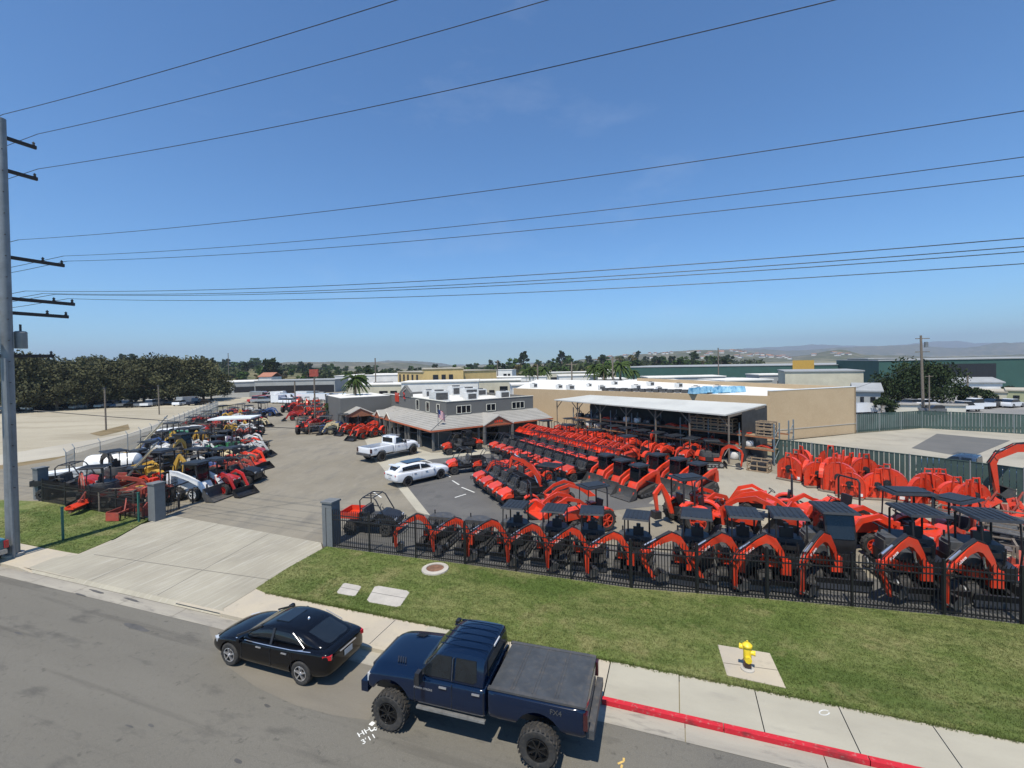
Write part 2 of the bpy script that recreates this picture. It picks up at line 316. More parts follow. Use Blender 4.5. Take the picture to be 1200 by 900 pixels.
def tractor(paint=ORG,canopy=True,loader='down',rims=None,hoe=False,rops=True):
    P=Proto(); rims=rims or paint
    c=MB(); c.box((.5,0,.62),(1.9,.36,.3)); c.box((-.55,0,.6),(.7,.5,.4)); c.bar((1.15,-.55,.4),(1.15,.55,.4),.12); P.add('chassis',c,BLK)
    h=MB(); h.prism([(.25,.78),(1.55,.72),(1.62,.95),(1.5,1.13),(.9,1.22),(.25,1.27)],-.3,.3); P.add('hood',h,paint)
    g=MB(); g.box((1.6,0,.88),(.06,.46,.26)); P.add('grille',g,BLK)
    for y in(-.18,.18): l=MB(); l.box((1.605,y,1.03),(.05,.13,.07)); P.add('headlight',l,LENS)
    f=MB()
    for sy in(-1,1):
        pl=[(-.62+.62*math.cos(a),.6+.62*math.sin(a)) for a in [R_(15+k*15) for k in range(9)]]+[(-.62+.55*math.cos(a),.6+.55*math.sin(a)) for a in [R_(135-k*15) for k in range(9)]]
        f.prism(pl,sy*.4,sy*.76)
    f.box((-.1,0,.86),(.7,.8,.06)); P.add('fender',f,paint)
    s=MB(); s.box((-.5,0,1.02),(.44,.46,.12)); s.box((-.72,0,1.28),(.12,.44,.46),ry=-.15); P.add('seat',s,BLK)
    w=MB(); w.tube([(.2,0,1.2),(0,0,1.42)],.025)
    pts=[(0+.17*math.cos(a)*.8,.17*math.sin(a),1.43+.1*math.cos(a)) for a in [2*math.pi*k/10 for k in range(11)]]; w.tube(pts,.018,5); P.add('steering_wheel',w,BLK)
    if rops:
        r=MB(); r.tube([(-.85,-.5,.8),(-.85,-.5,2.1),(-.85,-.42,2.22),(-.85,.42,2.22),(-.85,.5,2.1),(-.85,.5,.8)],.04)
        if canopy:
            for y in(-.42,.42): r.tube([(-.85,y,2.2),(.25,y,2.2)],.025); r.tube([(.25,y,2.2),(.32,y*.9,1.2)],.025)
        P.add('roll_bar',r,BLK)
    if canopy: k=MB(); k.box((-.3,0,2.28),(1.5,1.15,.07),taper=.93); k.box((-.3,0,2.33),(1.1,.8,.04)); P.add('canopy',k,CAN)
    for x,r,w_,lg in((-.62,.58,.34,12),(1.15,.38,.24,10)):
        for sy in(-1,1):
            y=sy*(.62 if x<0 else .55); i=P.add('wheel',wheel_mb((x,y,r),r,w_,18,lg),RUB); m,b=rim_mb((x,y,r),r,w_,sy,6); b.add(m.v,m.f); P.add('rim',b,rims,i)
    if loader:
        up=loader=='up'
        for sy in(-1,1):
            pts=[(.25,1.12),(.9,1.45),(1.5,1.25),(1.95,.55),(2.1,.3)] if not up else [(.2,1.25),(.9,1.75),(1.6,1.95),(2.2,1.75),(2.65,1.45)]
            a=MB(); a.ribbon(pts,[.12,.17,.2,.15,.1],.09,(0,sy*.5,0)); a.bar((.35,sy*.5,.6),(.28,sy*.5,1.25),.14,.1); P.add('loader_arm',a,paint)
        x,z=(2.15,.12) if not up else (2.7,1.3)
        a=MB(); a.ribbon([(x,z+.42),(x-.02,z+.1),(x+.12,z-.08),(x+.6,z-.06)],[.04]*4,1.5)
        for y in(-.75,.75): a.add([(x,y,z+.42),(x-.02,y,z+.1),(x+.12,y,z-.08),(x+.6,y,z-.06)],[(0,1,2,3)])
        P.add('loader_bucket',a,BLK if not up else paint)
        c=MB()
        for sy in(-1,1): c.tube([(.3,sy*.5,.75),(1.1,sy*.5,1.2 if not up else 1.55)],.035)
        P.add('hydraulic_cylinder',c,BLK)
    if hoe:
        b=MB(); b.ribbon([(-1.2,.6),(-1.5,1.5),(-1.75,2.0)],[.18,.25,.15],.16); b.ribbon([(-1.7,2.05),(-2.1,1.6),(-2.0,.8)],[.15,.2,.12],.13); P.add('backhoe_arm',b,paint)
        b=MB(); b.box((-2.05,0,.6),(.35,.4,.35)); P.add('backhoe_bucket',b,BLK)
    return P
def trackloader(paint=ORG,tracks=True,cabm=None,arms='low',bucket=True,plain=True):
    P=Proto()
    b=MB(); b.prism([(-1.05,.35),(.55,.3),(.75,.55),(.55,.9),(-.3,1.25),(-1.2,1.25),(-1.25,.6)],-.42,.42); P.add('body',b,paint if plain else WHT)
    e=MB(); e.box((-1.02,0,1.28),(.5,.78,.16)); e.box((-1.26,0,.85),(.04,.7,.5)); P.add('engine_cover',e,BLK)
    if tracks:
        for sy in(-1,1):
            t=MB(); t.prism([(-.95,.03),(.65,.03),(.82,.12),(.88,.3),(.78,.44),(-.55,.78),(-.78,.8),(-.95,.68),(-1.14,.3),(-1.1,.12)],sy*.48,sy*.86); i=P.add('track',t,RUB)
            w=MB(); w.lathe((-.74,sy*.865,.58),[(.17,0),(.15,sy*.03),(.001,sy*.03)],10)
            for x in(-.85,-.4,0,.4,.68): w.lathe((x,sy*.865,.2),[(.1,0),(.09,sy*.02),(.001,sy*.02)],10)
            w.box((-.1,sy*.865,.32),(1.3,.03,.08),ry=.1); P.add('roller',w,GRY,i)
    else:
        for x in(-.6,.5):
            for sy in(-1,1):
                i=P.add('wheel',wheel_mb((x,sy*.66,.38),.38,.3,18,12),RUB); m,bb=rim_mb((x,sy*.66,.38),.38,.3,sy,5); bb.add(m.v,m.f); P.add('rim',bb,WHT,i)
    c=MB()
    for y in(-.4,.4):
        c.prism([(-.5,1.15),(-.4,1.15),(-.3,2.0),(-.4,2.0)],y-.03,y+.03); c.prism([(.42,.95),(.5,.95),(.42,2.0),(.33,2.0)],y-.03,y+.03)
        c.prism([(-.4,1.92),(.4,1.92),(.4,2.0),(-.4,2.0)],y-.03,y+.03); c.box((0,y,1.15),(.9,.05,.1))
    c.box((.38,0,1.97),(.06,.85,.06)); c.box((-.36,0,1.97),(.06,.85,.06)); c.box((.44,0,1.0),(.06,.85,.06))
    P.add('cab_frame',c,BLK)
    g=MB(); g.box((.43,0,1.45),(.02,.74,.95),ry=-.07); g.box((-.4,0,1.6),(.02,.74,.75)); P.add('cab_glass',g,GLS2)
    s=MB(); s.box((-.05,0,1.0),(.5,.5,.12)); s.box((-.3,0,1.3),(.12,.46,.5)); P.add('seat',s,BLK)
    k=MB(); k.box((.02,0,2.05),(1.12,.98,.1),taper=.93); P.add('cab_roof',k,CAN)
    for sy in(-1,1):
        a=MB(); y=sy*.64
        if arms=='low': a.ribbon([(-1.15,1.55),(-.6,1.5),(.2,1.25),(.85,.95),(1.12,.55),(1.2,.25)],[.26,.26,.24,.24,.2,.16],.14,(0,y,0))
        else: a.ribbon([(-1.15,1.45),(-.4,1.75),(.5,1.85),(1.3,1.7),(1.7,1.3),(1.8,1.1)],[.26,.26,.24,.24,.2,.16],.14,(0,y,0))
        a.ribbon([(-1.1,1.5),(-1.15,.7)],[.3,.34],.16,(0,y,0)); P.add('lift_arm',a,paint)
    if bucket:
        x,z=(1.25,.3) if arms=='low' else (1.85,1.15)
        a=MB(); pl=[(x,z+.45),(x-.05,z+.05),(x+.12,z-.22),(x+.7,z-.26)]; a.ribbon(pl,[.04]*4,1.75)
        for y in(-.87,.87): a.add([(p[0],y,p[1]) for p in pl],[(0,1,2,3)])
        P.add('bucket',a,GRY)
    c=MB()
    for sy in(-1,1): c.tube([(-.9,sy*.62,.75),(.2,sy*.64,1.12)],.045)
    P.add('hydraulic_cylinder',c,BLK)
    return P
def utv(paint=ORG,crew=False,roof=False,cage=True,bed=None):
    P=Proto(); L=.75 if crew else 0
    c=MB(); c.box((0,0,.5),(2.6+L,.95,.22)); c.box((.15,0,.62),(1.0+L,1.25,.1)); c.box((1.25+L/2,0,.48),(.35,1.0,.34)); P.add('chassis',c,BLK)
    xo=L/2
    h=MB(); h.prism([(.72+xo,.66),(1.52+xo,.58),(1.5+xo,.82),(1.3+xo,.98),(.72+xo,1.12)],-.55,.55); h.prism([(.8+xo,.7),(1.45+xo,.7),(1.2+xo,.92),(.9+xo,.92)],-.72,.72); P.add('hood',h,paint)
    g=MB(); g.box((1.51+xo,0,.68),(.05,.8,.24)); g.tube([(1.6+xo,-.5,.5),(1.66+xo,-.45,.78),(1.66+xo,.45,.78),(1.6+xo,.5,.5)],.03); P.add('grille',g,BLK)
    for y in(-.45,.45): l=MB(); l.box((1.5+xo,y,.84),(.05,.2,.1)); P.add('headlight',l,LENS)
    s=MB()
    for xs in ([0+xo-.05,-.8+xo] if crew else [0]):
        s.box((xs,0,.82),(.5,1.2,.14)); 
        for y in(-.38,0,.38): s.box((xs-.26,y,1.1),(.12,.34,.5),ry=-.15)
    P.add('seat',s,GRY)
    w=MB(); w.box((.62+xo,0,1.02),(.25,1.15,.2)); w.tube([(.5+xo,.3,1.08),(.38+xo,.3,1.22)],.02); w.lathe((.36+xo,.3,1.23),[(.17,-.01),(.15,.01)],10,'x'); P.add('dashboard',w,BLK)
    if cage:
        r=MB(); zt=1.95
        for y in(-.62,.62):
            r.tube([(-.38-xo,y,.6),(-.42-xo,y*.97,zt-.15),(-.28-xo,y*.9,zt),(.3+xo,y*.9,zt),(.45+xo,y*.93,zt-.1),(.92+xo,y,1.05)],.032)
            if crew: r.tube([(-.3+xo,y,.7),(-.3+xo,y*.92,zt)],.03)
            r.tube([(-.4-xo,y,1.2),(.0,y,1.15)],.025)
        for x in(-.28-xo,.3+xo): r.tube([(x,-.56,zt),(x,.56,zt)],.03)
        for y in(-.2,.2): r.tube([(-.28-xo,y,zt),(.3+xo,y,zt)],.02)
        r.tube([(-.4-xo,-.6,1.35),(-.4-xo,.6,1.35)],.025); P.add('roll_cage',r,BLK)
    if roof: k=MB(); k.box((0,0,2.0),(1.0+L,1.25,.06),taper=.94); P.add('roof',k,CAN)
    b=MB(); x0,x1=-1.6-xo,-.5-xo
    b.box(((x0+x1)/2,0,.86),(x1-x0,1.3,.05))
    for y in(-.66,.66): b.box(((x0+x1)/2,y,1.0),(x1-x0,.04,.3))
    b.box((x0,0,1.0),(.04,1.3,.3)); b.box((x1,0,1.0),(.04,1.3,.3)); P.add('cargo_bed',b,bed or BLK)
    for x in(1.02+xo,-1.0-xo):
        for sy in(-1,1):
            y=sy*.62; i=P.add('wheel',wheel_mb((x,y,.33),.33,.26,16,12),RUB); m,bb=rim_mb((x,y,.33),.33,.26,sy,6); bb.add(m.v,m.f); P.add('rim',bb,GRY,i)
    return P
def cutter(w=1.7,hh=1.75,paint=ORG):
    """rotary cutter stood on its tail: D shaped deck facing +x"""
    P=Proto(); w2=w/2; r=w2
    arc=[(-w2,.1),(w2,.1)]+[(w2*math.cos(a),hh-r+r*math.sin(a)) for a in [R_(k*15) for k in range(13)]]
    d=MB(); d.prism(arc,-.02,.02,axis='x'); 
    for y in(-w2*.45,w2*.45): d.box((.06,y,hh*.45),(.08,.07,hh*.75))
    P.add('deck',d,paint)
    s=MB(); n=len(arc)
    for i in range(1,n-1):
        a,b=Vector(arc[i]),Vector(arc[i+1]); s.add([(-.28,a.x,a.y),(.03,a.x,a.y),(.03,b.x,b.y),(-.28,b.x,b.y)],[(0,1,2,3)])
        s.add([(-.28,a.x*.96,.1+(a.y-.1)*.98),(-.28,a.x,a.y),(-.28,b.x,b.y),(-.28,b.x*.96,.1+(b.y-.1)*.98)],[(0,1,2,3)])
    P.add('skirt',s,paint)
    g=MB(); g.lathe((.02,0,hh*.52),[(.26,0),(.24,.12),(.13,.14),(.12,.3),(.001,.3)],12,'x'); g.box((.2,0,hh*.52-.16),(.14,.14,.3)); P.add('gearbox',g,BLK)
    h=MB()
    for y in(-.3,.3): h.bar((.06,y,.5),(.14,y*.5,hh+.35),.07,.1); h.bar((.06,y*1.8,.25),(.35,y*1.2,.85),.06,.1)
    h.bar((.14,-.15,hh+.3),(.14,.15,hh+.3),.07); h.bar((.12,-.5,.85),(.12,.5,.85),.09); P.add('hitch',h,paint)
    k=MB(); k.box((.03,w2*.72,.28),(.01,.26,.2)); P.add('sticker',k,WHT)
    p=MB(); p.box((0,0,.05),(.7,w*.95,.08)); P.add('base_board',p,WOODD)
    return P
def crate(w=1.2,d=1.,h=.9):
    P=Proto(); f=MB()
    for x in(-w/2,0,w/2):
        for y in(-d/2,d/2): f.box((x,y,h/2),(.08,.05,h))
    for z in(.06,h*.5,h-.04):
        for y in(-d/2-.04,d/2+.04): f.box((0,y,z),(w+.08,.03,.1))
        for x in(-w/2-.055,w/2+.055): f.box((x,0,z),(.03,d,.1))
    P.add('frame',f,WOOD,smooth=0)
    c=MB(); c.box((0,0,h*.42),(w*.8,d*.75,h*.6),taper=.85); c.lathe((0,0,h*.7),[(.25,0),(.2,.12),(.001,.12)],10,'z'); P.add('wrapped_load',c,BLK)
    return P
# ------------------------------------------------------------------ street frame: s along the kerb (to the right), n away from the camera
KO=Vector((0,13.135,0)); KD=Vector((.9417,-.3365,0)); KN=Vector((.3365,.9417,0)); KA=math.atan2(KD.y,KD.x)
def K(s,n,z=0): return KO+KD*s+KN*n+Vector((0,0,z))
def sn(p): q=Vector((p[0],p[1],0))-KO; return q.dot(KD),q.dot(KN)
RZ=-.13
# ------------------------------------------------------------------ ground
terr=ground_mat('dry_earth',(.23,.2,.13),[(.01,.4,.6,(.12,.13,.06),.8,(1,1)),(.2,.45,.7,(.3,.26,.18),.5,(1,1))],bump=.2)
b=MB(); n=10; b.sheet([(-9000,-500),(9000,-500),(9000,9500),(-9000,9500)],-.25); struct('terrain',b,terr)
asph=ground_mat('street_asphalt',(.145,.135,.112),[(.25,.4,.7,(.18,.168,.14),.7,(.25,1.6)),(.12,.55,.68,(.085,.083,.08),.6,(.5,1)),(60,.5,.75,(.3,.28,.24),.6,(1,1)),(9,.55,.8,(.07,.07,.07),.35,(1,1)),(1.2,.58,.7,(.07,.066,.06),.6,(.35,1)),(.5,.56,.68,(.1,.092,.078),.7,(.12,2.5)),(4,.62,.7,(.06,.056,.05),.5,(1,1))],rough=.88,bump=.55,bscale=90,cracks=.1,ang=-KA)
b=MB(); b.sheet([K(-90,-.6),K(90,-.6),K(90,-16),K(-90,-16)],RZ); struct('street',b,asph)
conc=ground_mat('pale_concrete',(.46,.40,.30),[(.7,.4,.65,(.38,.34,.28),.7,(1,1)),(40,.5,.8,(.3,.27,.22),.3,(1,1)),(2.5,.58,.72,(.29,.26,.21),.45,(1,1))],bump=.25,bscale=60,ang=-KA)
conc2=ground_mat('grey_concrete',(.41,.38,.30),[(.5,.4,.65,(.32,.295,.235),.7,(.5,1)),(30,.5,.8,(.27,.26,.23),.3,(1,1)),(1.8,.6,.72,(.27,.25,.21),.5,(.3,1))],bump=.25,bscale=60,ang=-KA)
drvm=ground_mat('driveway_concrete',(.37,.34,.265),[(.35,.35,.65,(.28,.255,.2),.8,(1,1)),(1.4,.5,.72,(.5,.47,.4),.6,(4.5,.28)),(2.2,.55,.7,(.24,.225,.19),.45,(5,.22)),(45,.5,.8,(.28,.26,.22),.3,(1,1))],bump=.25,bscale=60,ang=-KA)
gut=ground_mat('gutter_concrete',(.36,.33,.27),[(.6,.4,.65,(.24,.22,.19),.8,(.3,2)),(3,.55,.7,(.13,.12,.11),.5,(.5,2))],bump=.3,bscale=60,ang=-KA)
b=MB()
s0=-90
while s0<90: b.add([K(s0,-.6,RZ+.006),K(s0+3.03,-.6,RZ+.006),K(s0+3.03,-.005,RZ+.012),K(s0,-.005,RZ+.012)],[(0,1,2,3)]); s0+=3.05
struct('gutter',b,gut)
def box_k(b,s0,s1,n0,n1,z0,z1): 
    P=[K(s0,n0),K(s1,n0),K(s1,n1),K(s0,n1)]; b.prism([(p.x,p.y) for p in P],z0,z1,axis='z')
# kerb pieces: plain, then red painted
sR,_=sn(G(706,817)); sDL,_=sn(G(22,665)); sDR,_=sn(G(262,716))
redk=ground_mat('red_kerb_paint',(.52,.022,.035),[(1.6,.52,.66,(.12,.03,.03),.75,(1,3)),(9,.56,.72,(.35,.3,.25),.6,(1,1))],rough=.7,bump=.2,ang=-KA)
b=MB(); s0=sDR
while s0<sR-.1: e=min(s0+3.03,sR-.02); box_k(b,s0,e,0,.15,RZ-.1,.004); s0+=3.05
box_k(b,-60,sDL,0,.15,RZ-.1,.004); 
b.add([K(sDL,0,RZ-.05),K(sDL,.15,RZ-.05),K(sDL,.15,0.004),K(sDL,0,.004),K(sDL+1.1,0,RZ-.0),K(sDL+1.1,.15,RZ)],[(0,4,5,1),(0,3,4),(1,5,2),(3,2,5,4)])
struct('kerb',b,conc)
b=MB(); s0=sR
while s0<60: box_k(b,s0,s0+3.03,0,.16,RZ-.1,.008); s0+=3.05
struct('red_kerb',b,redk)
# sidewalks in slabs, with open joints
def slabs(b,a,z,n0,n1,st,off=0):
    s0=a[0]
    while s0<a[1]-.05:
        e=min(s0+st-.025,a[1]); box_k(b,s0,e,n0,n1,z-.15,z); s0+=st
b=MB(); slabs(b,(sR+.03,60),.004,.165,1.72,1.98); struct('sidewalk',b,conc2)
b=MB(); slabs(b,(sDR+.3,-3.9),.004,.155,1.7,3.2); slabs(b,(-2.0,sR),.004,.155,1.7,3.2); struct('old_sidewalk',b,conc)
b=MB(); slabs(b,(-3.9,-2.02),.006,.155,1.7,3.); struct('new_sidewalk_slab',b,conc2)
b=MB(); slabs(b,(-60,sDL+.5),.004,.155,1.8,3.); struct('left_sidewalk',b,conc)
# driveway
DP=[G(*p) for p in((62,654),(92,650),(135,632),(165,615),(200,604),(290,620),(376,636),(378,643),(338,665),(300,690),(262,713))]
sl,_=sn(DP[0]); 
b=MB(); pts=[K(sDL+.55,.16)]+DP+[K(sDR,.16)]
b.prism([(p.x,p.y) for p in pts],-.15,.008,axis='z'); 
b.add([K(sDL+1.1,0,RZ+.02),K(sDR-.02,0,RZ+.02),K(sDR-.02,.165,.007),K(sDL+.6,.165,.007)],[(0,1,2,3)]); struct('driveway',b,drvm); b=MB(); b.sheet([K(sDR-2.5,.02),K(sDR+4,.02),K(sDR+4,1.9),K(sDR+1.2,3.5),K(sDR-1,6)],-.004); b.sheet([K(sDL-3,.1),K(sDL+4,.1),K(sDL+4,3.6),K(sDL-.5,3.6)],-.004); struct('driveway_apron',b,conc)
b=MB()
for t in(.36,.7):
    a=K(sDL+.55+(sDR-sDL-.55)*t,.2,.011); e=G(200,604).lerp(G(376,636),t); e.z=.011; d=(e-a).normalized(); q=Vector((-d.y,d.x,0))*.018
    b.add([a-q,a+q,e+q,e-q],[(0,1,2,3)])
a=G(110,650);e=G(320,680);q=Vector((0,.018,0)); 
for u in(0,): b.add([Vector((a.x,a.y,.0115))-q,Vector((e.x,e.y,.0115))-q,Vector((e.x,e.y,.0115))+q,Vector((a.x,a.y,.0115))+q],[(0,1,2,3)])
struct('driveway_joints',b,ground_mat('joint_dark',(.14,.13,.11),[]))
# lawns
lawnm=ground_mat('lawn_turf',(.14,.185,.045),[(.35,.42,.62,(.26,.26,.1),.85,(1,1)),(.22,.5,.62,(.07,.12,.02),.7,(.5,1.6)),(1.5,.45,.7,(.075,.11,.022),.7,(.6,2.2)),(.5,.54,.64,(.3,.27,.12),.6,(1,1)),(2.6,.55,.68,(.05,.08,.015),.6,(1,1)),(18,.45,.7,(.035,.055,.012),.6,(1,1)),(60,.5,.8,(.16,.18,.06),.5,(1,1))],bump=1.,bscale=70,ang=-KA)
FP=[G(383,641),G(545,662),G(740,690),G(900,703),G(1108,722),G(1200,733)]; d=(FP[-1]-FP[-2]).normalized(); FP.append(FP[-1]+d*12)
L1=[K(sDR+.32,1.73)]+[G(300,690),G(338,665.5),G(377,644)]+[Vector((p.x,p.y,0)) for p in FP]+[K(42,1.74),]
b=MB(); b.prism([(p.x,p.y) for p in L1],-.15,.028,axis='z'); struct('front_lawn',b,lawnm)
L2=[G(*p) for p in((92,649),(135,631),(165,614),(176,608),(110,596),(48,588),(0,586),(-260,600),(-300,640))]+[K(-42,1.85),K(sDL-.2,1.85)]
b=MB(); b.prism([(p.x,p.y) for p in L2],-.15,.026,axis='z'); struct('left_lawn',b,lawnm)
def inside(p,poly):
    c=False;j=len(poly)-1
    for i in range(len(poly)):
        a,b_=poly[i],poly[j]
        if (a.y>p[1])!=(b_.y>p[1]) and p[0]<(b_.x-a.x)*(p[1]-a.y)/(b_.y-a.y)+a.x: c=not c
        j=i
    return c
PAD=[G(841,757),G(902,767),G(921,808),G(852,793)]
SL1=[G(403,684),G(424,688),G(416,700),G(394,696)]; SL2=[G(440,687),G(481,694),G(468,713),G(429,706)]; MHC=G(510,668)
gr=mat('grass_blades',(.19,.235,.055),.7,var=.35,scale=.6,col2=(.36,.34,.13),rand=0)
def grass(name,poly,count,xr,yr):
    b=MB();k=0
    while k<count:
        x=rnd.uniform(*xr);y=rnd.uniform(*yr)
        if not inside((x,y),poly) or any(inside((x,y),q) for q in(PAD,SL1,SL2)) or (Vector((x,y,0))-MHC).length<.5: continue
        k+=1
        if rnd.random()>min(1,(17./max(y,8.))**1.2): continue
        for _ in range(3):
            a=rnd.uniform(0,6.283);h=rnd.uniform(.025,.05);w=.009;xx=x+rnd.uniform(-.04,.04);yy=y+rnd.uniform(-.04,.04);l=rnd.uniform(-.03,.03);m=rnd.uniform(-.03,.03)
            c,s_=math.cos(a)*w,math.sin(a)*w; n=len(b.v)
            b.v+=[Vector((xx-c,yy-s_,.024)),Vector((xx+c,yy+s_,.024)),Vector((xx+l,yy+m,.03+h))]; b.f.append([n,n+1,n+2]); b.m.append(0)
    o=obj(name,b.mesh(name,gr,0,False),None,'stuff'); return o
gr=lawnm
grass('lawn_grass',L1,60000,(-12,20),(8,24)); grass('left_lawn_grass',L2,14000,(-33,-20),(22,34))
b=MB()      # ragged grass and weeds along the sidewalk edge
for k in range(2600):
    s_=rnd.uniform(sDR+.4,16); n_=1.72+rnd.gauss(0,.035); p=K(s_,n_,.01)
    for _ in range(3):
        q=p+Vector((rnd.uniform(-.05,.05),rnd.uniform(-.04,.04),0)); h=rnd.uniform(.03,.09); i=len(b.v)
        b.v+=[q+Vector((-.012,0,0)),q+Vector((.012,0,0)),q+Vector((rnd.uniform(-.05,.05),rnd.uniform(-.05,.02),h))]; b.f.append([i,i+1,i+2]); b.m.append(0)
obj('edge_grass',b.mesh('edge_grass',gr,0,False),None,'stuff')
# concrete pad, utility slabs, manhole
b=MB(); b.prism([(p.x,p.y) for p in PAD],-.1,.045,axis='z'); a=PAD[0].lerp(PAD[3],.62);e=PAD[1].lerp(PAD[2],.52); struct('hydrant_pad',b,conc)
b=MB(); b.bar((a.x,a.y,.047),(e.x,e.y,.047),.02,.003); struct('pad_joint',b,mat('joint',(.12,.11,.09),.9))
for nm,SLp,lb in(('utility_cover',SL1,'small pale concrete utility cover set in the front lawn'),('utility_cover',SL2,'large pale concrete utility cover with a seam, in the front lawn near the sidewalk')):
    P=Proto(); b=MB(); c=sum((p for p in SLp),Vector())/4
    pl=[]
    for i,p in enumerate(SLp):
        for q in(SLp[i-1],SLp[(i+1)%4]): pl.append(p.lerp(q,.1)-c)
    b.prism([(p.x,p.y) for p in pl],-.05,.045,axis='z'); P.add('lid',b,CONC,smooth=0)
    b=MB(); a=(SLp[0].lerp(SLp[3],.45)-c);e=(SLp[1].lerp(SLp[2],.45)-c); b.bar((a.x,a.y,.046),(e.x,e.y,.046),.018,.003); P.add('lid_seam',b,BLK)
    P.place(nm,lb,'utility cover',c,0,'concrete utility covers in the lawn')
P=Proto(); b=MB(); b.lathe((0,0,0),[(.62,0),(.6,.09),(.4,.11),(.4,.05)],24,'z'); P.add('ring',b,CONC)
b=MB(); b.lathe((0,0,0),[(.4,.06),(.38,.085),(.3,.08),(.28,.09),(.001,.09)],20,'z'); P.add('lid',b,RUST); P.place('manhole','round rusty manhole lid in a concrete ring on the lawn near the fence','manhole',MHC)
# lot surfaces
lotm=ground_mat('lot_asphalt',(.21,.186,.14),[(.12,.38,.62,(.265,.238,.185),.8,(1,1)),(.35,.5,.7,(.15,.14,.12),.7,(1.6,.6)),(1.2,.55,.75,(.33,.3,.25),.4,(2,.4)),(30,.5,.8,(.12,.11,.1),.35,(1,1)),(3,.6,.75,(.1,.095,.09),.4,(.5,1.5))],bump=.35,bscale=40,cracks=.15)
LOT=[G(200,604),G(376,636)]+FP+[Vector((33,24,0)),Vector((20,50,0)),Vector((12,100,0)),Vector((-36,230,0)),Vector((-110,230,0)),Vector((-66,100,0)),G(60,540),G(-60,560),G(-60,587),G(0,586),G(48,588),G(110,596),G(176,608)]
b=MB(); b.prism([(p.x,p.y) for p in LOT],-.18,0.,axis='z'); struct('equipment_yard',b,lotm)
drk=ground_mat('parking_asphalt',(.105,.102,.098),[(.3,.4,.65,(.14,.135,.125),.7,(1,1)),(.8,.55,.7,(.07,.07,.068),.6,(1,1)),(40,.5,.8,(.18,.17,.16),.4,(1,1))],bump=.35,bscale=60,cracks=.2)
PK=[G(*p) for p in((457,545),(512,530),(640,520),(700,530),(860,560),(800,590),(700,600),(640,612),(560,620),(500,603))]
b=MB(); b.sheet(PK,.005); struct('parking_area',b,drk)
b=MB(); b.sheet([G(*p) for p in((388,625),(500,603),(560,620),(1200,700),(1240,735),(900,701),(740,688),(545,660),(386,640))],.0045); struct('fence_strip',b,ground_mat('strip_asphalt',(.13,.125,.115),[(.3,.4,.65,(.09,.088,.08),.7,(1,1))],bump=.3))
b=MB(); b.sheet([G(*p) for p in((444,543),(457,545),(504,604),(489,600))],.0085); b.sheet([G(*p) for p in((420,500),(446,512),(506,531),(640,519),(640,525),(508,538),(452,548),(440,541))],.009); struct('concrete_band',b,conc2)
sandm=ground_mat('gravel_yard',(.36,.33,.26),[(.2,.4,.6,(.29,.265,.21),.7,(1,1)),(20,.5,.7,(.22,.2,.17),.5,(1,1)),(.8,.55,.7,(.2,.185,.16),.4,(2,.5))],bump=.5,bscale=30)
b=MB(); b.sheet([G(*p) for p in((800,560),(860,545),(930,560),(1200,610),(1240,690),(1000,640),(860,606),(760,590))],.006); struct('gravel_strip',b,sandm)
# painted parking lines
b=MB(); pw=mat('line_paint',(.6,.6,.56),.8,var=.2,scale=8)
for (x0,y0,x1,y1) in((495,538,506,542),(530,563,538,568),(541,571,556,577),(519,554,528,559),(533,583,546,579),(437,576,447,583)):
    a=G(x0,y0,.011);e=G(x1,y1,.011);d=(e-a).normalized();q=Vector((-d.y,d.x,0))*.06; b.add([a-q,e-q,e+q,a+q],[(0,1,2,3)])
struct('parking_lines',b,pw)
# dirt lot at left, lane, vacant yard at right
dirt=ground_mat('pale_dirt',(.35,.31,.23),[(.035,.4,.6,(.42,.375,.28),.8,(.5,2)),(.1,.5,.65,(.25,.215,.15),.6,(.6,2)),(.6,.5,.7,(.3,.26,.18),.4,(1,1))],bump=.3)
b=MB(); b.sheet([(-300,60),(-76,60),(-73,128),(-80,150),(-300,150)],-.03); b.sheet([G(0,533),G(-300,560),(-300,60),(-70,60)],-.03)
b.sheet([G(-300,560),G(0,534),G(150,509),G(246,473),(-80,150),(-300,150)],-.034); struct('dirt_lot',b,dirt)
b=MB(); b.sheet([G(*p) for p in((-200,560),(0,533),(150,508),(245,472),(262,472),(225,490),(160,515),(70,535),(0,545),(-200,580))],-.012); struct('lane',b,ground_mat('lane_concrete',(.42,.385,.31),[(.1,.4,.6,(.34,.31,.25),.7,(1,1))]))
b=MB(); b.sheet([G(*p) for p in((-260,580),(0,545),(70,535),(150,518),(140,540),(60,545),(0,590),(-260,610))],-.008); struct('dry_verge',b,ground_mat('dry_grass',(.17,.125,.06),[(.4,.4,.6,(.24,.18,.1),.8,(1,1)),(1,.5,.7,(.09,.09,.03),.6,(1,1))]))
b=MB(); b.sheet([G(*p) for p in((105,508),(150,497),(152,503),(118,511))],-.006); struct('dry_grass_patch',b,bpy.data.materials['dry_grass'])
vac=ground_mat('vacant_yard',(.37,.34,.275),[(.15,.4,.6,(.3,.28,.23),.7,(1,1)),(.4,.5,.7,(.24,.22,.18),.6,(1,1))])
b=MB(); b.sheet([(25.5,43),(29,50.5),(41.6,55),(51.8,57.7),(90,45),(60,0),(31.5,27),(28,36)],-.02); struct('vacant_yard_ground',b,vac)
b=MB(); b.sheet([G(*p) for p in((1068,525),(1098,508),(1184,516),(1136,536))],-.012); struct('asphalt_patch',b,ground_mat('patch',(.12,.12,.115),[(.5,.4,.6,(.15,.145,.135),.6,(1,1))]))
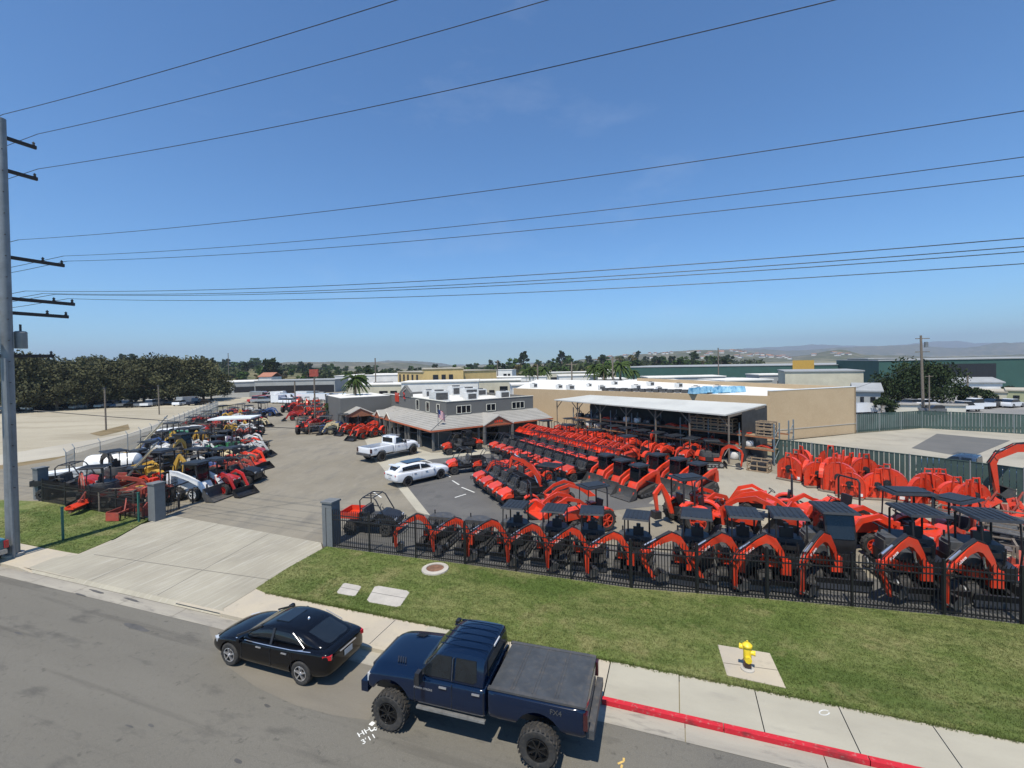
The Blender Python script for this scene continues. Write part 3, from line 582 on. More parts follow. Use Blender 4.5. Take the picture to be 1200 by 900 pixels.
b=MB(); b.sheet([(42,57),(52,60),(92,50),(200,50),(200,140),(60,140),(44,90)],-.03); struct('side_street',b,ground_mat('street_b',(.2,.195,.185),[(.1,.4,.6,(.26,.25,.23),.6,(1,1))]))
b=MB(); b.sheet([(-240,130),(-60,128),(-30,100),(60,85),(300,150),(400,700),(-500,700)],-.045); struct('town_ground',b,ground_mat('town_pave',(.27,.26,.23),[(.02,.4,.6,(.2,.2,.17),.7,(1,1)),(.05,.55,.65,(.38,.36,.3),.7,(1,1))]))
# utility paint marks on the street
mk=MB()
def lay(txt,px,py,size,ang):
    p=G(px,py,RZ+.006); t=xf(text_mb(txt,size,.002),Matrix.Translation(p)@Matrix.Rotation(ang,4,'Z')); mk.add(t.v,t.f)
lay('HH',427,858,.24,KA+R_(58)); lay("3'11",432,866,.22,KA+R_(58))
def stroke(pts,w=.045,z=RZ+.006):
    for a,c in zip(pts,pts[1:]):
        a=G(*a,z);c=G(*c,z);d=(c-a).normalized();q=Vector((-d.y,d.x,0))*w/2; mk.add([a-q,c-q,c+q,a+q],[(0,1,2,3)])
stroke([(435,857),(441,853)]);stroke([(438,853),(441,853),(440,856)]);stroke([(434,847),(438,849)],.12)
stroke([(254,731),(263,728)],.14)
struct('street_markings',mk,mat('marking_paint',(.72,.72,.68),.8,var=.2,scale=20))
mk=MB(); stroke([(724,895),(731,892)],.05);stroke([(731,892),(731,888)],.05);stroke([(729,896),(728,900)],.05); struct('yellow_street_marking',mk,mat('yellow_marking_paint',(.6,.4,.12),.8))
mk=MB(); 
for c in((866,836,.35),): 
    pts=[(c[0]+5*math.cos(a)*1.1,c[1]-3+2.3*math.sin(a)) for a in [k*.63 for k in range(11)]]
pts=[(966+6*math.cos(k*.63),835+3*math.sin(k*.63)) for k in range(10)]; stroke(pts,.03,.0085); struct('chalk_mark',mk,mat('chalk',(.6,.6,.57),.9))
b=MB(); b.sheet([G(*p,RZ+.002) for p in((244,733),(250,752),(268,782),(300,805),(345,826),(390,838),(432,844),(446,822),(470,790),(430,775),(330,748))]); struct('asphalt_repair',b,ground_mat('repair_asphalt',(.19,.17,.135),[(.7,.4,.65,(.15,.135,.11),.7,(.4,1.5)),(30,.5,.8,(.26,.24,.2),.5,(1,1))],bump=.4,bscale=80,ang=-KA))
# stains on the gutter: water and tar
b=MB()
for (cx,cy,rx,ry) in((113,693,9,1.6),(155,703,10,1.2),(95,697,7,1.),(160,735,16,3.5),(313,827,4,2),(279,892,5,3),(152,851,5,1.5),(177,850,4,2),(22,742,5,1.5)):
    b.add([G(cx+rx*math.cos(k*.524)*rnd.uniform(.8,1.1),cy+rx*.26*math.cos(k*.524)+ry*math.sin(k*.524)*rnd.uniform(.8,1.1),RZ+.0135 if cy<710 else RZ+.003) for k in range(12)],[tuple(range(12))])
struct('street_stains',b,mat('stain',(.085,.08,.072),.7,var=.2))
# ------------------------------------------------------------------ road vehicles
def evald(me,mods):
    o=bpy.data.objects.new('tmp',me); COL.objects.link(o); cs=[]
    for m in mods:
        if m[0]=='sub': q=o.modifiers.new('s','SUBSURF'); q.levels=m[1]; q.render_levels=m[1]
        elif m[0]=='bev': q=o.modifiers.new('b','BEVEL'); q.width=m[1]; q.segments=2; q.limit_method='ANGLE'; q.angle_limit=R_(35)
        elif m[0]=='bool':
            c=bpy.data.objects.new('cut',m[1]); COL.objects.link(c); cs.append(c); q=o.modifiers.new('c','BOOLEAN'); q.operation='DIFFERENCE'; q.solver='EXACT'; q.object=c
    dg=bpy.context.evaluated_depsgraph_get(); r=bpy.data.meshes.new_from_object(o.evaluated_get(dg)); bpy.data.objects.remove(o)
    for c in cs: bpy.data.objects.remove(c)
    r.shade_smooth(); r.set_sharp_from_angle(angle=R_(35)); return r
def split(me,names,mats):
    out=[]
    for i,n in enumerate(names):
        bm=bmesh.new(); bm.from_mesh(me); bmesh.ops.delete(bm,geom=[f for f in bm.faces if f.material_index!=i],context='FACES')
        if not bm.faces: bm.free(); continue
        m2=bpy.data.meshes.new(n); bm.to_mesh(m2); bm.free(); m2.materials.clear(); m2.materials.append(mats[i])
        for p in m2.polygons: p.material_index=0
        m2.shade_smooth(); m2.set_sharp_from_angle(angle=R_(35)); out.append((n,m2))
    return out
def loft(st,mfun=None,caps=True):
    """st: list of (x,[(y,z)...]) half sections, mirrored; returns MB"""
    b=MB(); n=len(st[0][1]); vs=[]
    for x,sec in st:
        full=[(y,z) for y,z in sec]+[(-y,z) for y,z in sec[-2 if abs(sec[-1][0])<1e-6 else -1::-1] if True]
        if abs(sec[0][0])<1e-6: full=full[:-1]
        vs.append([(x,y,z) for y,z in full])
    m=len(vs[0]); fs=[];ms=[]
    closed=True
    for i in range(len(vs)-1):
        for k in range(m):
            k2=(k+1)%m
            fs.append((i*m+k,i*m+k2,(i+1)*m+k2,(i+1)*m+k)); kk=k if k<n-1 else (m-1-k); ms.append(mfun(i,kk) if mfun else 0)
    if caps:
        fs.append(tuple(range(m))); ms.append(mfun(-1,0) if mfun else 0); fs.append(tuple(range((len(vs)-1)*m,len(vs)*m))); ms.append(mfun(-2,0) if mfun else 0)
    b.v=[Vector(p) for r in vs for p in r]; b.f=[list(f) for f in fs]; b.m=ms; return b
def wheelset(P,xs,yo,r,w,rimm,spokes,lug=0,sw=.16,lugsz=0,hubdark=True):
    for x in xs:
        for sy in(-1,1):
            i=P.add('wheel',wheel_mb((x,sy*yo,r),r,w,32,lug),RUB); m,b=rim_mb((x,sy*yo,r),r,w,sy,spokes,sw=sw); j=P.add('rim',m,rimm,i); P.add('rim_backing',b,BLK,i)
def car(paint,kind='sedan',L=4.87,W=1.85,Hh=1.48,wb=2.85,rimm=CHR,detail=True,trim=CHR):
    P=Proto(); w=W/2; f=L/2; r=.355 if kind=='sedan' else .37; zb=.2 if kind=='sedan' else .28
    if kind=='sedan':
        prof=[(-f,.42,.62,.98,1.0,.80),(-f+.12,.28,.6,1.02,1.05,.92),(-f+.75,zb,.58,1.04,1.07,.99),(-wb/2,zb,.6,1.01,1.05,1.),(-.3,zb,.58,.96,1.0,1.),(wb/2-.45,zb,.57,.93,.98,1.),(wb/2+.1,zb,.56,.88,.95,.99),(f-.42,.24,.52,.74,.84,.93),(f-.1,.26,.48,.62,.7,.8),(f,.32,.46,.55,.6,.62)]
        gh=[(1.18,.83,.92,.78,.96),(.3,.865,.94,.65,1.39),(-.35,.875,.96,.67,Hh-.01),(-1.05,.87,.98,.65,1.43),(-1.35,.865,1.0,.63,1.37),(-1.78,.83,1.02,.60,1.21),(-2.22,.77,1.04,.66,1.09)]
        pill=(4,)
    else:
        prof=[(-f,.5,.75,1.0,1.04,.85),(-f+.12,.36,.72,1.06,1.1,.95),(-f+.7,zb,.72,1.08,1.12,.99),(-wb/2,zb,.72,1.06,1.1,1.),(-.3,zb,.7,1.02,1.07,1.),(wb/2-.45,zb,.7,1.0,1.06,1.),(wb/2+.1,zb,.7,.98,1.05,.99),(f-.4,.32,.65,.9,1.0,.95),(f-.1,.34,.58,.78,.88,.86),(f,.4,.55,.68,.75,.7)]
        gh=[(.95,.82,1.0,.76,1.04),(.2,.86,1.02,.66,1.52),(-.35,.87,1.03,.67,Hh-.02),(-1.3,.86,1.06,.66,Hh-.05),(-1.85,.84,1.08,.64,Hh-.12),(-2.0,.82,1.08,.62,Hh-.18),(-f+.18,.78,1.06,.68,1.14)]
        pill=(4,)
    st=[]
    for x,z0,zm,zbelt,zt,k in prof: st.append((x,[(0,z0),(w*k*.85,z0),(w*k*.98,z0+.12),(w*k,zm),(w*k*.975,zbelt-.06),(w*k*.92,zbelt),(w*k*.55,zt),(0,zt+.01)]))
    b=loft(st); base=b.mesh('b',paint)
    mods=[('sub',2 if detail else 1)]
    if detail:
        for x in(wb/2,-wb/2):
            for sy in(-1,1):
                c=MB(); c.lathe((x,sy*(w-.02),r+.0),[(0.001,-.24),(r+.065,-.24),(r+.065,.3),(.001,.3)],28); mods.append(('bool',c.mesh('c',paint,0)))
    P.add('body',evald(base,mods),None)
    def mf(i,k):
        if i<0: return 0
        if k==0: return 2
        if k==1: return 1 if (i in pill or i==len(gh)-2) else 2
        if i==0: return 3
        if i>=len(gh)-2: return 4
        if i==len(gh)-3 and kind=='sedan': return 4
        return 1
    st=[]
    for x,yb,z0,yr,zr in gh: st.append((x,[(0,z0-.1),(yb,z0-.04),(yr,zr-.05),(yr-.1,zr-.01),(0,zr+.02)]))
    # strip indices: 0 bottom, 1 side, 2 roof rail, 3 roof
    def mf2(i,k):
        if i<0: return 0
        if k==0: return 0
        if k==1: return 0 if (i in pill or i==len(gh)-2) else 1
        if k==2: return 0 if 0<i<len(gh)-1 else 2
        if i==0: return 2
        if i==len(gh)-2 or (kind=='sedan' and i==len(gh)-3): return 3
        return 0
    b=loft(st,mf2); me=evald(b.mesh('g',[paint,GLS2,GLS,GLS]),[('sub',2)])
    for nme,m2 in split(me,['roof','side_window','windshield','rear_window'],[paint,GLS2,GLS,GLS]): P.add(nme,m2,None)
    for sy in(-1,1):
        t=MB(); pp=[(gh[i][0],sy*(gh[i][1]+.0),gh[i][2]-.005) for i in range(len(gh)-1)]; t.tube(pp,.012,5)
        if kind=='sedan': t.tube([(-1.3,sy*.875,1.0),(-1.5,sy*.85,1.03),(-1.53,sy*.82,1.09),(-1.25,sy*.745,1.24),(-1.0,sy*.69,1.37)],.012,5)
        P.add('window_trim',t,trim)
        t=MB(); t.bar((-.28,sy*.865,.98),(-.26,sy*.66,Hh-.1),.07,.03); P.add('pillar',t,BLK if kind=='sedan' else paint); t=MB()
        t.bar((gh[0][0]-.02,sy*.8,.97),(gh[1][0],sy*.625,gh[1][4]-.06),.05,.05); P.add('pillar',t,BLK if kind=='sedan' else paint)
        m=MB(); m.box((.78,sy*(w+.09),1.04),(.12,.2,.13),taper=.85); m.bar((.8,sy*(w-.1),.98),(.78,sy*(w+.05),1.02),.05); P.add('mirror',m,paint)
        for xx in(.15,-.85): m=MB(); m.box((xx,sy*(w+.005),.86),(.2,.03,.03)); P.add('door_handle',m,trim)
        for xx in(.88,-.3,-1.12): l=MB(); l.bar((xx,sy*(w-.004),.36),(xx+.02,sy*(w-.013),.9),.008,.012); P.add('door_seam',l,BLK)
        l=MB(); l.box((-f+.2,sy*(w*.62),.9),(.26,.44,.12),rz=sy*.38); P.add('tail_light',l,REDL)
        l=MB(); l.box((f-.36,sy*(w*.66),.66),(.3,.34,.1),rz=-sy*.5,ry=.15); P.add('headlight',l,LENS)
    g=MB(); g.box((f-.02,0,.5),(.08,.9,.2)); P.add('grille',g,BLK)
    g=MB(); g.box((-f+.0,0,.9),(.03,.7,.025)); P.add('trunk_trim',g,trim)
    g=MB(); g.box((-f-.01,0,.74),(.02,.34,.16)); P.add('licence_plate',g,OFFW)
    if kind=='sedan': g=MB(); g.box((-.27,0,Hh-.035),(.5,.76,.03),ry=.03); P.add('sunroof',g,GLS); g=MB(); g.lathe((-.95,0,1.445),[(.04,0),(.03,.03),(.001,.05)],8,'z'); P.add('antenna',g,CHR)
    else:
        g=MB(); g.box((-.45,0,Hh+.015),(1.7,1.05,.012)); P.add('glass_roof',g,GLS); g=MB(); g.box((-f+.42,0,Hh-.1),(.3,1.15,.04)); P.add('spoiler',g,paint)
    wheelset(P,(wb/2,-wb/2),w-.13,r,.22,rimm,5,0,.3)
    u=MB(); u.box((0,0,.32),(wb+.6,W*.7,.2)); P.add('underbody',u,BLK)
    return P
def rear2front(rear,front,yo,z=0):
    """centre and heading of a vehicle from the ground points of its camera-side wheels"""
    d=(front-rear); h=math.atan2(d.y,d.x); mid=(front+rear)/2; away=Vector((d.y,-d.x,0)).normalized()
    if away.y<0: away=-away
    c=mid+away*yo; c.z=z; return c,h
BLKP=mat('black_car_paint',(.003,.003,.004),.1,var=.05,coat=.0,spec=.45)
P=car(BLKP,'sedan')
c,h=rear2front(G(353,803,RZ),G(270,780,RZ),.86,RZ+.012)
P.place('parked_sedan','black sedan with chrome wheels parked at the kerb behind the blue pickup, beyond the driveway','car',c,h)
WCAR=mat('white_car_paint',(.75,.76,.77),.25,var=.02,coat=.8)
P=car(WCAR,'suv',4.9,1.95,1.62,2.95,BLK,trim=BLK)
c,h=rear2front(G(477.5,570),G(515.7,561),.85,.012)
P.place('parked_suv','white suv with black glass roof parked in front of the store','car',c,h,scale=1.04)
def pickup(paint,lift=0.,L=6.2,W=2.05,wb=3.95,crew=True,cover=True,r=.48,tw=.33,rimm=BLK,detail=True,black_handles=True,toolbox=False):
    P=Proto(); w=W/2; f=L/2; z=lift; yo=w-.05
    xa=wb/2+.05; fx=f-(.3 if lift else 0)
    cabR=-.62 if crew else -.35; cabF=1.35 if crew else 1.05; xw=xa
    # front clip and cab lower body
    def sec(zl,zm,zb_,zt,k): return [(0,zl),(w*k*.9,zl),(w*k,zl+.08),(w*k,zm),(w*k*.985,zb_-.08),(w*k*.95,zb_),(w*k*.7,zt-.01),(w*k*.62,zt+.03),(0,zt+.04)]
    st=[(cabR,sec(.45+z,.8+z,1.17+z,1.2+z,1)),(cabR+.02,sec(.45+z,.8+z,1.17+z,1.2+z,1)),(.4,sec(.45+z,.8+z,1.17+z,1.21+z,1)),(cabF-.2,sec(.45+z,.8+z,1.16+z,1.22+z,1)),(cabF+.1,sec(.45+z,.8+z,1.14+z,1.2+z,1)),(fx-.55,sec(.5+z,.8+z,1.1+z,1.17+z,1)),(fx-.2,sec(.55+z,.78+z,1.04+z,1.12+z,.97)),(fx-.1,sec(.55+z,.78+z,.98+z,1.06+z,.94)),(fx-.08,sec(.56+z,.78+z,.97+z,1.0+z,.93))]
    mods=[('sub',2 if detail else 1)]
    if detail:
        for sy in(-1,1):
            c=MB(); rr=r+.13; c.lathe((xa,sy*(w-.1),r+.06+z*.45),[(0.001,-.35),(rr,-.35),(rr,.4),(.001,.4)],28); mods.append(('bool',c.mesh('c',paint,0)))
    P.add('body',evald(loft(st).mesh('b',paint),mods),None)
    # bed
    bx0,bx1=-f+.06,cabR-.05
    st=[(x,[(0,.5+z),(w*.9,.5+z),(w*k,.58+z),(w*k*1.005,.85+z),(w*k,1.14+z),(w*k*.97,1.2+z),(w*.84,1.2+z),(0,1.19+z)]) for x,k in((bx0,.97),(bx0+.03,.99),(bx0+.5,1),(bx1-.4,1),(bx1-.02,1),(bx1,1))]
    mods=[('sub',1)]
    if detail:
        for sy in(-1,1):
            c=MB(); rr=r+.12; c.lathe((-xw+.1,sy*(w-.1),r+.06+z*.45),[(0.001,-.35),(rr,-.35),(rr,.4),(.001,.4)],28); mods.append(('bool',c.mesh('c',paint,0)))
    if not cover:
        c=MB(); c.box(((bx0+bx1)/2,0,1.0+z),(bx1-bx0-.16,W*.8,.6)); mods.append(('bool',c.mesh('c',paint,0)))
    ib=P.add('truck_bed',evald(loft(st).mesh('b',paint),mods),None)
    if cover:
        q=MB(); x0,x1=bx0+.1,bx1-.05; q.prism([(x0,-w*.86),(x1,-w*.86),(x1,w*.86),(x0,w*.86)],1.2+z,1.245+z,axis='z'); i=P.add('bed_cover',q,mat('bed_cover_vinyl',(.05,.054,.058),.55,var=.2,scale=3,dirt=.15),ib)
        q=MB()
        for t in(.28,.52,.76): 
            for o_ in(-.035,.035): q.box((x0+(x1-x0)*t+o_,0,1.249+z),(.02,W*.84,.012))
        q.box(((x0+x1)/2,w*.9,1.232+z),(x1-x0+.1,.1,.05)); q.box(((x0+x1)/2,-w*.9,1.232+z),(x1-x0+.1,.1,.05)); q.box((x0-.04,0,1.23+z),(.09,W*.94,.05)); P.add('bed_rail',q,GRY)
    else:
        q=MB(); q.box(((bx0+bx1)/2,0,.74+z),(bx1-bx0-.17,W*.79,.03)); P.add('bed_floor',q,GRY)
        if toolbox: q=MB(); q.box((bx1-.3,0,1.2+z),(.5,W*.85,.2)); P.add('tool_box',q,GRY)
    # cab
    zr=1.87+z; yb=w*.94; yr=w*.80; xf0=cabF+.02; xr=cabR+.04
    g=[(xf0,yb-.03,1.2+z,yb-.1,1.24+z),(cabF-.62,yb,1.2+z,yr,zr-.09),(cabF-.8,yb,1.2+z,yr,zr-.03),((cabF+xr)/2-.3,yb,1.2+z,yr,zr),(xr+.14,yb,1.2+z,yr,zr-.02),(xr+.03,yb,1.2+z,yr,zr-.06),(xr,yb,1.2+z,yr,zr-.1)]
    def mf(i,k): return 1 if (i==0 and k>=2) else 0
    st=[(x,[(0,z0-.08),(y0,z0-.06),(y0,z0),(y1,z1-.06),(y1-.1,z1),(0,z1+.02)]) for x,y0,z0,y1,z1 in g]
    def mf(i,k): return 1 if (i==0 and k>=3) else 0
    me=evald(loft(st,mf).mesh('g',[paint,GLS]),[('sub',1)])
    for nme,m2 in split(me,['cab','windshield'],[paint,GLS]): ic=P.add(nme,m2,None)
    sl=(yb-yr)/(zr-.06-1.2-z); 
    for sy in(-1,1):
        def yy(zz): return sy*(yb-(zz-1.2-z)*sl+.004)
        z0,z1=1.25+z,zr-.14
        wins=[[(cabF-.15,z0),(cabF-.62,z1),(.32,z1),(.32,z0)],[(.2,z0),(.2,z1),(xr+.24,z1),(xr+.2,z0+.05),(xr+.3,z0)]] if crew else [[(cabF-.15,z0),(cabF-.6,z1),(xr+.3,z1),(xr+.2,z0)]]
        for wn in wins:
            q=MB(); q.add([(x,yy(zz),zz) for x,zz in wn]+[(x,yy(zz)-sy*.03,zz) for x,zz in wn],[tuple(range(len(wn))),tuple(range(2*len(wn)-1,len(wn)-1,-1))]+[(i,(i+1)%len(wn),(i+1)%len(wn)+len(wn),i+len(wn)) for i in range(len(wn))]); P.add('side_window',q,GLS2,ic)
        if crew: q=MB(); q.bar((.26,yy(z0),z0),(.26,yy(z1),z1),.13,.012); P.add('door_pillar',q,GRY,ic)
        q=MB(); q.box((cabF-.28,sy*(w+.17),1.32+z),(.12,.2,.3),taper=.9); q.bar((cabF-.28,sy*w*.92,1.25+z),(cabF-.28,sy*(w+.1),1.25+z),.06); P.add('mirror',q,BLK)
        for xx in ((.5,-.38) if crew else (.1,)): q=MB(); q.box((xx,sy*(w+.012),1.06+z),(.2,.03,.04)); P.add('door_handle',q,CHR)
        for xx in ((cabF-.05,.27,cabR+.05) if crew else (cabF-.05,cabR+.08)): q=MB(); q.bar((xx,sy*(w+.0),.55+z),(xx,sy*(w-.01),1.17+z),.012,.012); P.add('door_seam',q,BLK)
        if lift: q=MB(); q.bar((-.6,sy*(w-.03),.42+z),(1.25,sy*(w-.03),.42+z),.1,.05); P.add('side_step',q,STL)
        q=MB(); q.box((-f+.07,sy*w*.93,.95+z),(.1,.16,.36)); P.add('tail_light',q,REDL if not lift else mat('smoked_lens',(.05,.01,.012),.15,coat=.5))
        q=MB(); q.box((fx-.13,sy*w*.8,.86+z),(.12,.26,.2)); P.add('headlight',q,LENS)
        if lift:
            q=MB()
            for k in range(4): q.box((cabF+.45+k*.07,sy*.58,1.235+z),(.03,.24,.02),rz=sy*.5)
            P.add('hood_vent',q,BLK)
    q=MB(); q.box((xr-.005,0,1.52+z),(.02,W*.66,.4)); P.add('rear_window',q,GLS2,ic)
    q=MB()
    for k in range(5): q.box(((cabF+xr)/2-.28,(-2+k)*.28,zr+.012),(1.3,.02,.016))
    P.add('roof_rib',q,paint)
    q=MB(); q.box((xr-.0,0,zr-.07),(.03,.4,.04)); P.add('brake_lamp',q,LENS)
    q=MB(); q.box((-f-.02,0,.62+z),(.16,W*.9,.2)); P.add('rear_bumper',q,GRY if lift else STL)
    q=MB(); q.box((fx+.02,0,.6+z),(.2,W*.94,.28)); P.add('front_bumper',q,paint if lift else STL)
    q=MB(); q.box((fx-.06,0,.86+z),(.08,W*.6,.32)); P.add('grille',q,BLK)
    q=MB(); q.box((0,0,.42+z*.8),(L*.9,.9,.2)); 
    for x in(xa,-xw+.1): q.tube([(x,-w*.8,r),(x,w*.8,r)],.09); q.lathe((x,0,r),[(.001,-.2),(.2,-.1),(.2,.1),(.001,.2)],10)
    P.add('frame',q,BLK)
    if lift: 
        for sy in(-1,1):
            R=MB(); 
            a=math.pi/2 if False else 0
            t=text_mb('FX4',.17); M4=Matrix.Translation((-2.35,sy*(w+.008),1.04+z))@(Matrix.Rotation(R_(180),4,'Z') if sy>0 else Matrix.Identity(4))@Matrix.Rotation(R_(90),4,'X'); xf(t,M4); P.add('lettering',t,GRY,smooth=0)
            t=text_mb('POWER STROKE',.07); M4=Matrix.Translation((cabF-.3,sy*(w+.008),.93+z))@(Matrix.Rotation(R_(180),4,'Z') if sy>0 else Matrix.Identity(4))@Matrix.Rotation(R_(90),4,'X'); xf(t,M4); P.add('badge',t,CHR,smooth=0)
    for x in(xa,-xw+.1):
        for sy in(-1,1):
            i=P.add('wheel',wheel_mb((x,sy*yo,r),r,tw,36,26 if lift else 0),RUB); m,bb=rim_mb((x,sy*yo,r),r*.92 if lift else r,tw,sy,8 if lift else 6,sw=.13); P.add('rim',m,mat('black_alloy',(.05,.05,.052),.2,.8) if lift else rimm,i); P.add('rim_backing',bb,BLK,i)
    return P
NAVY=mat('navy_truck_paint',(.003,.010,.030),.12,var=.05,coat=.3,spec=.35)
P=pickup(NAVY,.32,r=.47)
c,h=rear2front(G(629,903,RZ),G(456,858,RZ),1.12,RZ+.01)
c+=Vector((math.cos(h),math.sin(h),0))*(-.05)
P.place('parked_pickup','lifted navy blue crew cab pickup with black bed cover parked at the kerb','pickup truck',c,h)
P=pickup(WCAR,.08,5.7,2.0,3.55,False,False,.4,.26,STL)
c,h=rear2front(G(446,540.5),G(482,532.5),.9,.01)
P.place('parked_pickup','white single cab pickup parked beside the store walkway','pickup truck',c,h,scale=1.12)
TEAL=mat('teal_car_paint',(.01,.1,.12),.2,var=.05,coat=.8)
P=pickup(TEAL,.0,5.5,1.9,3.4,False,False,.38,.25,STL)
c=G(12,668,RZ); c=c+Vector((-3.9,.9,0)); c.z=RZ; P.place('parked_pickup','teal pickup parked at the kerb beside the steel pole at the left edge','pickup truck',c,KA+math.pi)
P=pickup(mat('slate_blue_paint',(.03,.055,.1),.25,coat=.6),.0,5.7,1.95,3.5,True,False,.4,.26,STL)
P.place('parked_pickup','dark slate blue pickup parked inside the vacant yard behind the green fence','pickup truck',(33.6,33.6,-.01),R_(122))
# hydrant
P=Proto(); HY=mat('yellow_hydrant_paint',(.75,.55,.03),.45,var=.1,scale=8); 
b=MB(); b.lathe((0,0,.045),[(.22,0),(.22,.05),(.15,.06),(.13,.1)],16,'z'); P.add('base_flange',b,CONC)
b=MB(); b.lathe((0,0,.045),[(.13,.08),(.12,.3),(.14,.31),(.14,.34),(.12,.35)],16,'z'); P.add('lower_barrel',b,RUST)
b=MB(); b.lathe((0,0,.045),[(.12,.34),(.13,.42),(.13,.72),(.11,.8),(.16,.81),(.16,.86),(.1,.92),(.03,.95),(.03,1.0),(.001,1.0)],16,'z'); P.add('barrel',b,HY)
for a,r_,zz in((-1.9,.1,.5),(-.5,.075,.66),(2.6,.085,.8)):
    b=MB(); d=Vector((math.cos(a),math.sin(a),0)); b.tube([Vector((0,0,zz))+d*.08,Vector((0,0,zz))+d*.2],r_,12); b.tube([Vector((0,0,zz))+d*.2,Vector((0,0,zz))+d*.25],r_*1.15,8); P.add('outlet_cap',b,HY)
hp=G(876,786); P.place('fire_hydrant','yellow fire hydrant with rusty base on a concrete pad in the lawn','fire hydrant',(hp.x,hp.y,0),0,scale=.86)
# ------------------------------------------------------------------ iron fence and gate pillars
PIL=mat('grey_stucco_pillar',(.14,.15,.155),.85,var=.1,scale=5,bump=.3)
def pillar(px,py,lab,h=2.25,w=.62,rz=KA):
    P=Proto(); b=MB(); b.box((0,0,h/2),(w,w,h)); P.add('shaft',b,PIL,smooth=0); b=MB(); b.box((0,0,h+.04),(w+.1,w+.1,.09)); P.add('cap',b,PIL,smooth=0)
    c=G(px,py); c=c+Vector((.1,.3,0)); P.place('gate_pillar',lab,'pillar',c,rz,'grey gate pillars'); return c
pillar(384,641,'grey square gate pillar at the left end of the black iron fence')
pillar(178,611,'grey square gate pillar on the near left side of the driveway')
pillar(42,586,'dark grey square pillar at the far left behind the small lawn')
IRON=mat('black_iron',(.012,.012,.013),.45,var=.2)
def iron_fence(pts,h,lab,name='iron_fence'):
    P=Proto(); o=pts[0]; rails=MB(); pk=MB()
    bl=0; posts=[]
    for a,c in zip(pts,pts[1:]):
        a=Vector((a.x-o.x,a.y-o.y,0)); c=Vector((c.x-o.x,c.y-o.y,0)); L=(c-a).length; d=(c-a)/L
        for z in(.14,h-.5,h-.28): rails.bar(a+Vector((0,0,z)),c+Vector((0,0,z)),.04,.045)
        n=int(L/.115)
        for k in range(n):
            p=a+d*(k+.5)*L/n; pk.bar(p+Vector((0,0,.05)),p+Vector((0,0,h-.04)),.026,.026); q=Vector((-d.y,d.x,0)); 
            pk.bar(p+Vector((0,0,h-.04)),p-q*.07+Vector((0,0,h+.07)),.02,.02,w2=.004)
        n=max(1,round(L/2.6))
        for k in range(n): posts.append(a+d*k*L/n)
    P.add('rails',rails,IRON,smooth=0); P.add('pickets',pk,IRON,smooth=0)
    for p in posts: b=MB(); b.box(p+Vector((0,0,h/2+.04)),(.075,.075,h+.08)); P.add('post',b,IRON,smooth=0)
    P.place(name,lab,'fence',o)
fo=[Vector((p.x,p.y+.06,0)) for p in FP]; iron_fence(fo,1.95,'long black iron picket fence between the front lawn and the orange excavators')
g0=G(186,608);g1=G(196,600); iron_fence([g0,g0+Vector((.15,1.5,0))],2.2,'black iron gate leaf folded back beside the left gate pillar','gate')
a=G(50,588);c=G(170,610); iron_fence([a,a.lerp(c,.5),c],1.6,'thin black railing behind the left lawn, between two grey pillars','railing')
# sliding gate frame lying beyond, green sign posts on left lawn
GPM=mat('green_post_paint',(.03,.13,.1),.6,var=.15)
for (px,py,tp,lb) in((74,633,586,'short teal green post nearer the street on the left lawn'),(163,612,572,'short teal green post beside the left gate pillar')):
    p=G(px,py); P=Proto(); b=MB(); b.box((0,0,.9),(.09,.09,1.8)); P.add('post',b,GPM,smooth=0); b=MB(); b.box((0,0,1.82),(.12,.12,.05)); P.add('cap',b,GPM,smooth=0); P.place('lawn_post',lb,'post',p,KA,'teal posts on the left lawn')
for (px,py,lb) in((210,597,'nearest of the short bollards beside the white skid steer'),(226,590,'middle short bollard beside the white skid steer'),(243,585,'farthest short bollard beside the white skid steer')):
    P=Proto(); b=MB(); b.tube([(0,0,0),(0,0,1.05)],.06,10); P.add('post',b,BLK); b=MB(); b.lathe((0,0,1.05),[(.07,0),(.05,.04),(.001,.05)],10,'z'); P.add('cap',b,STL); P.place('bollard',lb,'bollard',G(px,py),0,'bollards at the gate')
# ------------------------------------------------------------------ excavators along the fence
FD=(FP[4]-FP[0]).normalized(); FN=Vector((-FD.y,FD.x,0))
if FN.y<0: FN=-FN
fang=math.atan2(-FN.y,-FN.x)   # facing the fence
def fence_pt(px): # ground point of fence under column px
    best=None
    for a,c in zip(FP,FP[1:]):
        for k in range(60):
            p=a.lerp(c,k/60); x=PJ(p)[0]
            if best is None or abs(x-px)<best[0]: best=(abs(x-px),p)
    return best[1]
exS=excavator(ORG,'fold',False,False,R_(-62)); exS2=excavator(ORG,'curl',False,False,R_(-62)); exB2=excavator(ORG,'curl',True,False,R_(-62)); exB=excavator(ORG,'fold',True,False,R_(-62)); exC=excavator(ORG,'fold',True,True,R_(-48))
seq=[(548,'s',1.0),(596,'s',1.0),(643,'s',1.0),(691,'s',1.02),(756,'s',1.12),(815,'b',1.15),(866,'b',1.18),(946,'c',1.22),(1040,'b',1.28),(1118,'b',1.28)]
